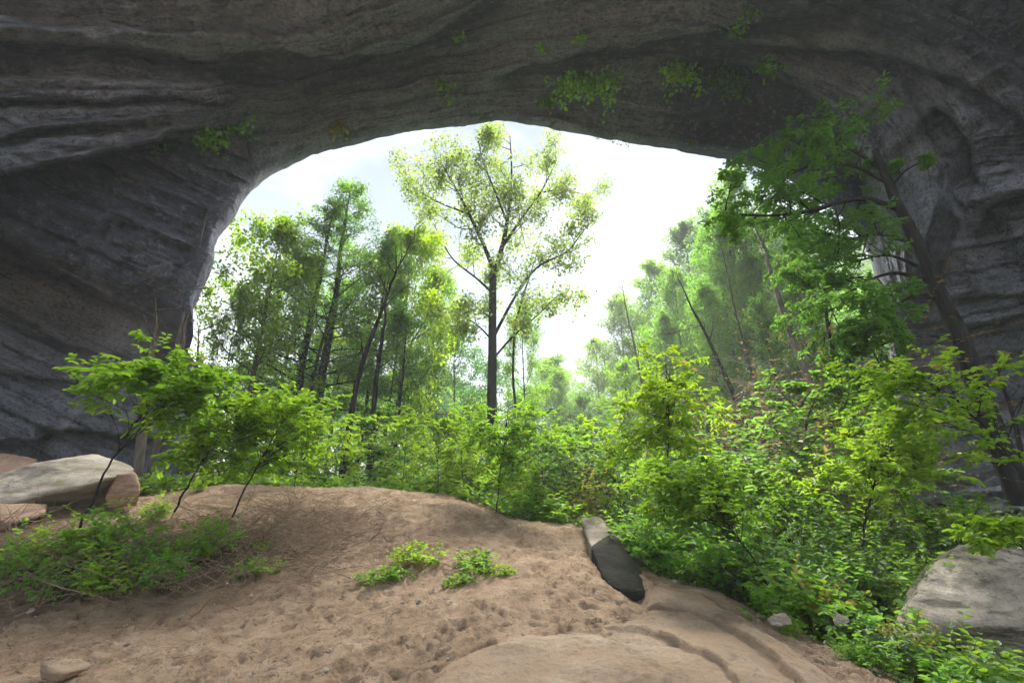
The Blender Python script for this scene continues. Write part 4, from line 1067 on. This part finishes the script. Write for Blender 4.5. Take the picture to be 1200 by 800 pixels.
# ------------------------------------------------------------------ saplings
SG = 'bright green saplings at the sand edge'
def stem_sapling(seed, pts, clouds, label, mats=('bark_dark', 'fresh'), leaf=.10, r=.018, dens=9, n=22, ln=.85, group=SG, name='sapling', ts=.35):
    """sapling with a traced stem, branches mostly horizontal, leaves in flat sprays"""
    pl = Plant(seed); rng = pl.rng
    q = np.array([W(*p) for p in pts]); base = q[0].copy(); base[2] = q[0][2]
    L = np.r_[0, np.cumsum(np.linalg.norm(np.diff(q, axis=0), axis=1))]; tt = np.linspace(0, L[-1], len(q) * 5)
    qq = np.c_[[np.interp(tt, L, q[:, i]) for i in range(3)]].T
    for _ in range(3): qq[1:-1] = (qq[:-2] + 2 * qq[1:-1] + qq[2:]) / 4
    qq[1:] += np.cumsum(rng.normal(0, .011, (len(qq) - 1, 3)), 0)
    pl.paths.append((qq - base, np.linspace(r, r * .3, len(qq))))
    P = PP(levels=2, seg=[5, 4], wob=.10, lift=[-.12, -.1], n=[6], t0=[.12], ang=(35, 60), flat=[.08], lr=[.5], rmin=.0018, nleaf=dens, leaf=leaf, spray=True, spread=.02, tip=.35)
    for k in range(n):
        t = ts + (1 - ts) * (k + rng.random()) / n
        p, d = at_path(qq, min(t, .995)); az = k * 2.4 + rng.normal(0, .4); el = R(rng.uniform(5, 35))
        pl.branch(p - base, np.array([math.cos(az) * math.cos(el), math.sin(az) * math.cos(el), math.sin(el)]), ln * rng.uniform(.6, 1.2), r * .4, 0, P)
        pl.leaves_on(pl.paths[-1][0], 3, leaf)
    for (cx, cyy, Y, rx, n2) in clouds:      # extra boughs reaching to where the photograph shows leaves
        tgt = W(cx, cyy, Y)
        for k in range(n2):
            tip_ = tgt + rng.normal(0, 1, 3) * np.array([rx, rx * .7, rx * .28])
            st = qq[int(rng.uniform(.4, .98) * (len(qq) - 1))]
            d = tip_ - st; l_ = np.linalg.norm(d)
            pl.branch(st - base, d + np.array([0, 0, .15 * l_]), l_, r * .35, 0, dict(P, lift=[-.1, -.1], n=[7], lr=[min(.5, .5 / max(l_, .5))], t0=[.45]))
    e = bpy.data.objects.new(name, None); COL.objects.link(e); e.location = base; tag(e, label, 'sapling', group)
    link('stem', pl.wood('stem', mats[0], lambda r_: 5 if r_ > .008 else 3), e); c = link('foliage', pl.foliage('foliage', mats[1], 'oval', .58), e); c['kind'] = 'stuff'
    return e
stem_sapling(101, [(94, 618, 6.6), (118, 570, 6.6), (150, 515, 6.7), (185, 470, 6.8), (215, 440, 6.9)], [(170, 440, 6.8, .3, 10), (225, 455, 6.8, .35, 14), (150, 432, 7, .2, 6), (250, 440, 7.0, .3, 8)],
             'leaning sapling with broad bright sprays in front of the left rock wall', leaf=.115, n=16, ts=.5)
stem_sapling(102, [(204, 600, 7.6), (225, 550, 7.6), (250, 510, 7.7), (272, 470, 7.8)], [(235, 515, 7.9, .6, 12), (300, 478, 7.9, .7, 12), (260, 545, 8.2, .6, 10)],
             'bright sapling with a thin slanting stem right of the broad-sprayed leaning one', n=20, ts=.3)
stem_sapling(103, [(272, 606, 7.8), (292, 560, 7.8), (316, 515, 7.9), (342, 468, 8.0)], [(330, 475, 8.0, .7, 12), (390, 490, 8.2, .6, 12), (310, 530, 8.5, .7, 10), (370, 535, 8.8, .7, 10)],
             'bright sapling slanting right at the end of the twiggy bank', n=20, ts=.4)
stem_sapling(104, [(581, 602, 10.6), (584, 560, 10.6), (588, 520, 10.6), (592, 480, 10.6)], [(560, 500, 10.8, .6, 10), (620, 505, 10.8, .6, 10), (590, 545, 11, .7, 10)],
             'thin dark-stemmed bright sapling standing on the sand edge in the middle', n=26, ts=.25, ln=1.1, leaf=.11)
stem_sapling(105, [(903, 694, 6.6), (880, 650, 6.6), (850, 603, 6.7), (820, 562, 6.8)], [(790, 560, 7, .5, 12), (830, 590, 7, .5, 10), (770, 600, 7.2, .4, 8), (850, 560, 7, .4, 8)],
             'bright sapling whose dark curved stem leans left from the foot of the slab', n=16, ts=.55, leaf=.10)
stem_sapling(106, [(778, 600, 8.6), (782, 540, 8.6), (784, 480, 8.7), (780, 425, 8.8)], [(755, 470, 8.9, .45, 8), (800, 455, 8.9, .5, 10), (790, 510, 8.7, .6, 12), (740, 530, 8.9, .4, 8)],
             'tall layered bright sapling right of the middle, reaching above its neighbours', n=24, ts=.3, ln=.95, leaf=.11)
stem_sapling(107, [(1245, 640, 6.6), (1200, 560, 6.7), (1150, 500, 6.8), (1100, 455, 6.9), (1060, 430, 7)], [(1030, 440, 7, .4, 9), (1065, 490, 6.9, .32, 7), (1010, 470, 7.2, .42, 8), (1190, 425, 6.9, .22, 4)],
             'leafy bough of bright sprays reaching left across the thick leaning trunk', n=15, ts=.3, leaf=.10, r=.024, ln=.6)
stem_sapling(108, [(1010, 640, 7.6), (1016, 600, 7.6), (1026, 560, 7.6), (1040, 520, 7.7)], [(1030, 540, 7.6, .5, 12), (985, 560, 7.6, .5, 10), (1080, 560, 7.5, .5, 10), (1050, 500, 7.8, .5, 10)],
             'dense bright sapling below the thick leaning trunk', n=22, ts=.3, leaf=.10)
stem_sapling(109, [(1225, 700, 5.4), (1215, 660, 5.4), (1195, 635, 5.4), (1170, 622, 5.4)], [(1160, 626, 5.4, .22, 6), (1140, 635, 5.5, .15, 3)],
             'small yellow-green spray overhanging the grey boulder at the right edge', n=6, ts=.5, ln=.3, leaf=.08, r=.01)
for i, (pr, px, Y, yt, w, rz, lb) in enumerate([
    ('sap_a', 512, 12.5, 488, 1.25, .5, 'rounded bright sapling left of the thin dark-stemmed one'),
    ('sap_c', 470, 13.5, 478, 1.1, 2.0, 'bright sapling left of the rounded one behind the crest'),
    ('sap_b', 545, 12.8, 480, 1.1, 3.2, 'bright sapling tucked between the rounded one and the dark-stemmed one'),
    ('sap_c', 632, 12.0, 500, 1.1, 4.0, 'bright sapling right of the dark-stemmed one'),
    ('sap_b', 345, 11.5, 478, 1.15, 5.0, 'bright sapling behind the crest right of the slanting ones'),
    ('sap_a', 395, 13, 502, 1.1, .9, 'shorter bright sapling behind the sand crest'),
    ('sap_d', 300, 13, 450, 1.1, 1.9, 'darker green sapling behind the slanting bright ones'),
    ('sap_d', 430, 15, 470, 1.1, 2.9, 'darker sapling among the dark trunks left of the middle'),
    ('sap_d', 660, 14.5, 500, 1.2, .2, 'darker green sapling right of the middle group'),
    ('sap_a', 735, 11, 520, 1.0, 1.4, 'bright sapling behind the dark rock wedge'),
    ('sap_d', 845, 11, 520, 1.2, 2.4, 'mid green sapling at the foot of the slope'),
    ('sap_c', 905, 10, 538, 1.2, 3.3, 'broad bright sapling in the right undergrowth'),
    ('sap_a', 955, 9, 560, 1.1, 4.3, 'low bright sapling left of the dense one under the leaning trunk'),
    ('sap_c', 1105, 8.6, 545, 1.15, 5.3, 'bright sapling below the reaching bough'),
    ('sap_b', 1150, 8.2, 575, 1.15, .3, 'bright sapling near the right edge behind the grey boulder'),
    ('sap_d', 1030, 12.5, 450, 1.2, 1.3, 'mid green sapling behind the foot of the thick leaning trunk'),
    ('sap_b', 235, 12.2, 470, 1.1, 4.1, 'sapling hugging the end of the left wall'),
    ('sap_d', 985, 12, 430, 1.2, 5.1, 'tall mid green sapling left of the thick leaning trunk'),
    ('sap_c', 575, 15.5, 500, 1.2, 5.7, 'pale bright sapling farther back in the middle'),
    ('sap_b', 700, 15, 480, 1.2, 2.2, 'greyish green sapling at the foot of the wooded slope')]):
    put_px(pr, 'sapling', px, Y, yt, w, rz, lb, 'sapling', SG)

# ------------------------------------------------------------------ shrubs
BG = 'shrubs in the undergrowth'
def mass(n, pr, xr, Yr, hr, wr, name, label, cat, group, seed):
    r_ = random.Random(seed)
    for i in range(n):
        px = r_.uniform(*xr); Y = r_.uniform(*Yr); x = (px - 600) / F * (Y * .951 - 2 * .309)
        p = pr if isinstance(pr, str) else r_.choice(pr)
        put(p, name, x, Y, r_.uniform(*hr), r_.uniform(*wr), r_.uniform(0, 6.28), label, cat, group)
SH = [
 ('shrub_a', 30, 6.4, 609, .85, 'leafy low shrub at the left end of the thicket'), ('shrub_a', 75, 6.6, 585, 1.0, 'bright shrub at the foot of the leaning left sapling'),
 ('shrub_c', 125, 6.9, 584, 1.0, 'brightest shrub of the left thicket beside the long boulder'), ('shrub_b', 165, 6.5, 615, .85, 'darker shrub in the middle of the left thicket'),
 ('shrub_b', 60, 5.9, 637, .85, 'dark low shrub at the shaded front of the left thicket'), ('shrub_a', 120, 6.0, 628, 1.1, 'shrub in front of the leaning left sapling'),
 ('shrub_a', 210, 6.9, 602, 1.0, 'bright shrub at the right of the left thicket'), ('shrub_c', 190, 6.3, 634, .9, 'low leafy shrub on the sand at the thicket front'),
 ('shrub_b', 5, 6.0, 615, .85, 'dark shrub cut by the left edge'), ('shrub_c', 245, 7.4, 596, .9, 'small bright shrub near the slanting left sapling'),
 ('shrub_a', 180, 8.4, 569, .9, 'fresh green low shrub at the right end of the pale boulder'), ('shrub_a', 230, 10.2, 552, 1.0, 'bright shrub on the bank before the small mossy boulder'),
 ('shrub_c', 395, 11.9, 552, .8, 'small yellow-green shrub on the sand crest'), ('shrub_a', 545, 11.3, 562, 1.1, 'low bright shrub along the sand edge left of the dark stem'),
 ('shrub_c', 625, 11.2, 562, 1.2, 'bright shrub along the sand edge right of the dark stem'), ('shrub_a', 660, 10.8, 566, 1.2, 'bright shrub above the dark rock wedge'),
 ('shrub_yellow', 690, 11.5, 535, 1.1, 'shrub with yellow and pinkish leaves behind the sand edge'), ('shrub_deep', 700, 13.5, 480, 1.3, 'dark bushy shrub behind the yellow one'),
 ('shrub_a', 735, 9.2, 585, 1.1, 'glossy leafy mound close behind the dark rock wedge'), ('shrub_c', 770, 8.6, 590, 1.1, 'leafy mound right of the dark rock wedge'),
 ('shrub_deep', 800, 9.6, 575, 1.2, 'dark shrub in the shade behind the curved sapling'), ('shrub_c', 800, 8.0, 636, 1.1, 'low leaves at the back of the slab'),
 ('shrub_a', 845, 7.9, 640, 1.1, 'bright low shrub along the slab behind the curved stem'), ('shrub_deep', 870, 7.4, 630, 1.1, 'shaded shrub at the root of the curved stem'),
 ('shrub_b', 930, 6.7, 640, 1.2, 'leafy shrub right of the curved stem'), ('shrub_deep', 960, 7.4, 600, 1.2, 'tall dark green shrub in the middle of the right undergrowth'),
 ('shrub_b', 1000, 7.4, 605, 1.2, 'mid green shrub left of the grey boulder'), ('shrub_b', 1035, 7.4, 585, 1.2, 'shrub behind the left end of the grey boulder'),
 ('shrub_yellow', 985, 6.2, 655, .7, 'shrub with a few yellow leaves in the right undergrowth'), ('shrub_c', 990, 5.8, 690, 1.1, 'leafy shrub directly left of the grey boulder'),
 ('shrub_b', 1100, 7.8, 590, 1.3, 'mid green shrub behind the grey boulder'), ('shrub_deep', 1140, 8.6, 575, 1.3, 'dark shrub by the foot of the thick leaning trunk'),
 ('shrub_b', 890, 9.5, 575, 1.3, 'mid green shrub below the dead tangle'), ('shrub_a', 1000, 10, 540, 1.2, 'yellow-green shrub near the dark leaning trunks'),
 ('shrub_deep', 930, 12, 500, 1.4, 'dark shrub under the dead tangle'), ('shrub_b', 840, 12, 515, 1.4, 'shrub under the lowest leaning trunk'),
 ('shrub_yellow', 1010, 11, 505, 1.1, 'yellowing shrub right of the pale grey leaning trunk'), ('shrub_a', 930, 5.7, 712, 1.1, 'low shrub at the broken edge of the bedrock'),
 ('shrub_b', 1085, 4.7, 722, 1.1, 'low leafy shrub in front of the left end of the grey boulder'), ('shrub_a', 1140, 4.6, 728, 1.1, 'low leafy shrub in front of the middle of the grey boulder'), ('shrub_b', 1190, 4.6, 726, 1.1, 'low leafy shrub in the bottom right corner'),
 ('shrub_c', 1020, 4.9, 735, 1.0, 'low bright shrub at the bottom between bedrock and grey boulder'),
 ('broad', 905, 6.1, 668, .9, 'broad-leaved plant at the broken edge of the bedrock'), ('broad_mid', 945, 6.3, 650, .9, 'broad-leaved darker plant behind the broken bedrock edge'), ('broad', 1040, 5.6, 690, .8, 'broad-leaved plant touching the left end of the grey boulder'),
 ('broad', 860, 7.6, 612, .9, 'broad-leaved plant under the curved stem'), ('broad_mid', 760, 8.4, 610, .9, 'broad-leaved plant close right of the dark rock wedge'), ('broad_mid', 1000, 5.0, 742, .9, 'broad-leaved plant at the bottom edge beside the bedrock'),
 ('broad', 1120, 4.35, 752, .9, 'broad-leaved plant at the bottom below the grey boulder'), ('broad', 90, 6.6, 600, .9, 'broad-leaved bright plant in the left thicket'),
 ('shrub_deep', 280, 14.5, 520, 1.4, 'dark shrub behind the left saplings'), ('shrub_deep', 345, 16, 520, 1.4, 'dark shrub in the gap below the left trunks'),
 ('shrub_b', 480, 15.5, 540, 1.3, 'shrub behind the crest among the middle trunks'), ('shrub_yellow', 1075, 5.1, 700, .5, 'sparse yellow-leaved stem at the foot of the grey boulder'),
]
for pr, px, Y, yt, w, lb in SH:
    put_px(pr, 'shrub', px, Y, yt, w, px * .37, lb, 'shrub', BG)
mass(34, ['shrub_b', 'shrub_a', 'shrub_deep'], (400, 680), (14, 22), (2.0, 3.6), (.9, 1.3), 'background_shrub', 'indistinct leafy shrub behind the middle saplings', 'shrub', 'indistinct shrubs behind the middle saplings', 17)
mass(22, ['shrub_deep', 'shrub_b'], (260, 700), (17, 30), (1.8, 3.6), (.9, 1.4), 'background_shrub', 'indistinct dark shrub deep in the forest shade', 'shrub', 'indistinct shrubs deep in the forest', 7)
mass(26, ['shrub_deep', 'shrub_b'], (700, 1080), (12, 24), (1.2, 2.8), (.9, 1.4), 'background_shrub', 'indistinct shrub on the lower right slope', 'shrub', 'indistinct shrubs on the lower right slope', 8)

# tufts on the sand
for px, Y, h_, w, lb in [(448, 6.75, .22, 1.7, 'low bright leafy clump on the sand, leftmost and flattest of the sand clumps'), (488, 7.3, .36, 1.15, 'taller rounded clump on the sand, directly behind the flattest clump'),
                         (556, 7.0, .34, 1.15, 'leafy clump on the open sand nearest the dark rock wedge'), (536, 6.5, .17, 1.3, 'small low sprig in front of the right-hand sand clump'), (586, 6.8, .2, 1.2, 'side sprig on the wedge side of the right-hand sand clump'),
                         (300, 7.0, .26, 1.3, 'small bright tuft on the sand under the twiggy bank'), (305, 7.9, .2, 1.0, 'faint sprig among the dry twigs of the bank')]:
    x_ = (px - 600) / F * (Y * .951 + (zg(0, Y) - 1.6) * .309)
    put('tuft', 'leafy_tuft', x_, Y, h_, w, px, lb, 'plant', 'leafy tufts on the sand')

# ------------------------------------------------------------------ ground cover (right) and dry twigs
def cover(name, n, region, leaf, mat, label, seed, hgt=.25, dens_noise=1.2, shape='oval'):
    rng = np.random.default_rng(seed)
    x = rng.uniform(region[0], region[1], n * 3); y = rng.uniform(region[2], region[3], n * 3)
    ok = (sand_mask(x, y) < .05 + .15 * rng.random(n * 3)) & (fbm(np.c_[x, y, x * 0], dens_noise, 3, seed) > -.25)
    x, y = x[ok][:n], y[ok][:n]; z = base_z(x, y)
    hh = hgt * (.35 + .8 * (fbm(np.c_[x, y, x * 0], 1.4, 3, seed + 4) + .5)) * rng.random(len(x)) ** .6
    a = rng.uniform(0, 6.28, len(x))
    d = np.c_[np.cos(a), np.sin(a), rng.normal(-.1, .3, len(x))]; nn = np.c_[rng.normal(0, .4, len(x)), rng.normal(-.1, .4, len(x)), np.ones(len(x))]
    me = leaf_mesh(name, np.c_[x, y, z + np.maximum(hh, .02)], d, nn, leaf * rng.uniform(.6, 1.3, len(x)), mat, rng, shape, .7)
    return tag(link(name, me), label, 'ground cover', kind='stuff')
cover('ground_cover', 26000, (3.2, 9.5, 3.0, 9.0), .085, 'deep', 'knee-high leafy ground cover filling the hollow right of the slab', 201, .38)
cover('ground_cover', 12000, (3.2, 9.5, 3.0, 9.0), .105, 'fresh', 'lighter leaves mixed through the ground cover right of the slab', 202, .42)
cover('ground_cover', 50000, (-16, 22, 8, 30), .16, 'mid', 'leafy ground cover on the forest floor beyond the sand', 203, .5, shape='diamond')
cover('ground_cover', 60000, (4, 60, 18, 75), .55, 'mid', 'undergrowth covering the wooded slope', 205, 1.2, dens_noise=.2, shape='diamond')
cover('ground_cover', 16000, (-9, 6, 10, 17), .12, 'fresh', 'low bright leaves along the far sand edge', 204, .4, shape='diamond')

def twigs(name, n, gen, label, seed, rr=(.003, .009), ll=(.15, .8), mat='twig', lift=.05, flat=.25):
    rng = np.random.default_rng(seed); paths = []
    for k in range(n):
        x, y = gen(rng); z = zg(x, y) + rng.uniform(0, lift)
        a = rng.uniform(0, 6.28); d = np.array([math.cos(a), math.sin(a), rng.uniform(-.02, flat)])
        b = bend(rng, (x, y, z), d, rng.uniform(*ll), 5, .12, -.05); r_ = rng.uniform(*rr)
        paths.append((b, np.linspace(r_, r_ * .4, 6)))
    v, f = tubes(paths, lambda r: 3)
    return tag(link(name, mesh_np(name, v, f, M[mat])), label, 'twigs', kind='stuff')
def on_px(xr, yr, Yf):
    def g(rng):
        px = rng.uniform(*xr); py = rng.uniform(*yr); Y = Yf(px, py); return W(px, py, Y)[0], Y
    return g
twigs('dry_twigs', 900, lambda r: (r.normal(-3.9, 1.0), r.normal(8.4, .8)), 'matted dry twigs on the bank below the left saplings', 301, lift=.16, flat=.5)
twigs('dry_twigs', 900, lambda r: (r.normal(-5.9, 1.7), r.normal(6.7, .8)), 'dry twigs tangled through the left thicket', 302, lift=.3, flat=.9)
twigs('dry_twigs', 160, lambda r: (r.normal(-1.2, .75), r.normal(7.2, .45)), 'fine dry twigs around the leafy tufts on the open sand', 303, rr=(.0015, .004), ll=(.08, .3), flat=.5)
twigs('twig_litter', 900, lambda r: (r.uniform(-6, 3.4), r.uniform(4, 10.5)), 'scattered dry twig litter on the open sand', 304, rr=(.0015, .0045), ll=(.04, .26), lift=.015, flat=.05)
put_px('dry', 'dry_bush', 340, 9.6, 560, 1.0, 1, 'dry brown twiggy bush at the crest beyond the bank', 'shrub')
put_px('dry', 'dry_bush', 250, 8.6, 588, 1.3, 2, 'dry twiggy bush under the slanting left saplings', 'shrub')
put_px('dry_tall', 'dry_bush', 925, 15, 400, 1.6, 3, 'tall brown withered bush in the dead tangle', 'shrub')
put_px('dry_tall', 'dry_bush', 985, 13.5, 440, 1.2, 4, 'withered brown bush right of the dead tangle', 'shrub')
def litter():
    rng = np.random.default_rng(9); n = 4200
    x = rng.uniform(-7, 3.6, n); y = rng.uniform(3.6, 11, n)
    ok = sand_mask(x, y) > 0; x, y = x[ok], y[ok]; z = base_z(x, y) + .012 + rng.random(len(x)) * .02
    a = rng.uniform(0, 6.28, len(x)); d = np.c_[np.cos(a), np.sin(a), rng.normal(0, .2, len(x))]; nn = np.c_[rng.normal(0, .3, len(x)), rng.normal(0, .3, len(x)), np.ones(len(x))]
    tag(link('leaf_litter', leaf_mesh('leaf_litter', np.c_[x, y, z], d, nn, rng.uniform(.02, .05, len(x)), 'dry', rng)), 'scattered dry leaf litter on the sand', 'leaf litter', kind='stuff')
litter()

# ------------------------------------------------------------------ plants hanging from the ceiling
def cave_hit(px, py):
    d = unit(W(px, py, 10) - EYE); v = CAVE_V - EYE; t = v @ d; perp = np.linalg.norm(v - t[:, None] * d, axis=1)
    i = np.argmin(np.where(t > 0, perp / np.maximum(t, .1), 9)); return CAVE_V[i]
def hanging(px, py, wpx, hpx, mat, label, seed, n=None, bare=False, leaf=.16):
    p0 = cave_hit(px, py); Y = np.linalg.norm(p0 - EYE); m = Y / 560.0
    rng = np.random.default_rng(seed); pl = Plant(seed); w, h = wpx * m, hpx * m
    n = n or int(8 + w * h * 9)
    inw = unit(EYE + np.array([0, 2, 0]) - p0)
    for k in range(n):
        st = p0 + inw * -.15 + np.array([rng.uniform(-.5, .5) * w, rng.uniform(-.2, .1), rng.uniform(-.05, .1)])
        st[:] = st; ln = h * rng.uniform(.45, 1.1)
        d = unit(np.array([rng.normal(0, .45), inw[1] * .5, -1 if not bare else -.8]) + inw * .35)
        b = bend(rng, st - p0, d, ln, 6, .16, -.3); pl.paths.append((b, np.linspace(.012, .004, 7)))
        if bare:
            for j in range(7):
                q, dd = at_path(b, rng.uniform(.15, .95)); b2 = bend(rng, q, perp_dir(rng, dd, .8), ln * .35, 4, .2, -.1); pl.paths.append((b2, np.linspace(.007, .003, 5)))
                if rng.random() < .4: pl.leaves_on(b2, 2, leaf * .6, False, .05)
        else: pl.leaves_on(b, int(5 + 10 * ln), leaf, False, .12, 0)
    e = bpy.data.objects.new('hanging_plant', None); COL.objects.link(e); e.location = p0
    tag(e, label, 'hanging plant', 'plants rooted in the cave ceiling')
    link('stems', pl.wood('stems', 'bark', lambda r: 3), e); c = link('foliage', pl.foliage('foliage', mat, 'oval', .7), e); c['kind'] = 'stuff'
for a in [(252, 158, 22, 28, 'ferny', 'bright green hanging plant, left of the two beside each other on the left ceiling'), (283, 146, 26, 22, 'ferny', 'bright green hanging plant, right of the two beside each other on the left ceiling'),
          (190, 168, 14, 16, 'deep', 'dim dark green plant on the dark overhang at the left'), (398, 146, 18, 16, 'yellow', 'pale dry-looking sprig on the arch lip near its left shoulder'),
          (540, 42, 7, 7, 'ferny', 'single tiny sprig high on the middle ceiling'), (518, 100, 9, 8, 'ferny', 'tiny sprig above the top of the opening'), (524, 116, 6, 9, 'ferny', 'tiny sprig just below another above the opening top'),
          (642, 92, 7, 7, 'ferny', 'tiny green sprig left above the broad leafy curtain'), (640, 118, 14, 22, 'olive', 'thin drooping sprig left of the broad leafy curtain'),
          (684, 92, 46, 52, 'ferny', 'broad leafy curtain hanging over the right part of the opening'), (680, 46, 7, 7, 'ferny', 'tiny sprig high above the broad leafy curtain'), (638, 56, 5, 5, 'ferny', 'very tiny sprig high left of the broad leafy curtain'),
          (787, 80, 34, 36, 'ferny', 'round hanging plant between the broad curtain and the dim one'), (850, 84, 36, 42, 'deep', 'dim dark green hanging plant in the right recess'),
          (898, 74, 22, 22, 'ferny', 'bright hanging plant at the rim of the right recess'), (862, 30, 10, 14, 'ferny', 'small bright sprig high on the right ceiling'), (878, 18, 10, 10, 'olive', 'small pale sprig topmost on the right ceiling')]:
    hanging(*a, seed=int(a[0] * 3 + a[1]), leaf=.20 if a[2] > 12 else .17)
hanging(724, 152, 48, 40, 'olive', 'bare twiggy branch dangling from the arch lip into the sky', 900, n=16, bare=True)
hanging(800, 164, 20, 14, 'olive', 'short bare twigs dangling from the arch lip at its right end', 901, n=6, bare=True)
hanging(655, 142, 22, 18, 'olive', 'sparse drooping twigs on the arch lip left of the dangling branch', 902, n=7, bare=True)

def pebbles():
    rng = np.random.default_rng(14); b2 = bmesh.new(); bmesh.ops.create_icosphere(b2, subdivisions=1, radius=1)
    d = np.array([v.co[:] for v in b2.verts]); fc = np.array([[v.index for v in f.verts] for f in b2.faces]); b2.free()
    n = 1100; x = rng.uniform(-6, 3.5, n); y = 3.6 + 7 * rng.random(n) ** 1.3; ok = sand_mask(x, y) > .1; x, y = x[ok], y[ok]; n = len(x)
    z = base_z(x, y) + .01; r = rng.uniform(.004, .012, n) + (rng.random(n) < .06) * rng.uniform(.01, .03, n)
    V = d[None] * (r[:, None] * rng.uniform(.6, 1.2, (n, 3)))[:, None, :] * rng.uniform(.8, 1.2, (n, len(d), 1)) + np.stack([x, y, z], 1)[:, None, :]
    Fp = fc[None] + (np.arange(n) * len(d))[:, None, None]
    tag(link('pebbles', mesh_np('pebbles', V.reshape(-1, 3), Fp.reshape(-1, 3), M['boulder'], smooth_=False)), 'small pale pebbles and grit scattered on the sand', 'pebbles', kind='stuff')
pebbles()

# ------------------------------------------------------------------ air
def haze():
    bm = bmesh.new(); bmesh.ops.create_cube(bm, size=1)
    me = bpy.data.meshes.new('haze'); bm.to_mesh(me); bm.free()
    o = link('haze', me, loc=(0, 0, 31)); o.scale = (1900, 1900, 78)
    m = bpy.data.materials.new('haze'); m.use_nodes = True; m.node_tree.nodes.clear()
    v = m.node_tree.nodes.new('ShaderNodeVolumePrincipled'); u = m.node_tree.nodes.new('ShaderNodeOutputMaterial')
    v.inputs['Color'].default_value = (.86, .92, 1, 1); v.inputs['Density'].default_value = HAZE; v.inputs['Anisotropy'].default_value = 0.0
    m.node_tree.links.new(v.outputs[0], u.inputs['Volume']); me.materials.append(m)
    tag(o, 'thin bright haze in the valley air', 'haze', kind='stuff')
HAZE = .0020
haze()
print('tris', sum(len(m.polygons) for m in bpy.data.meshes))
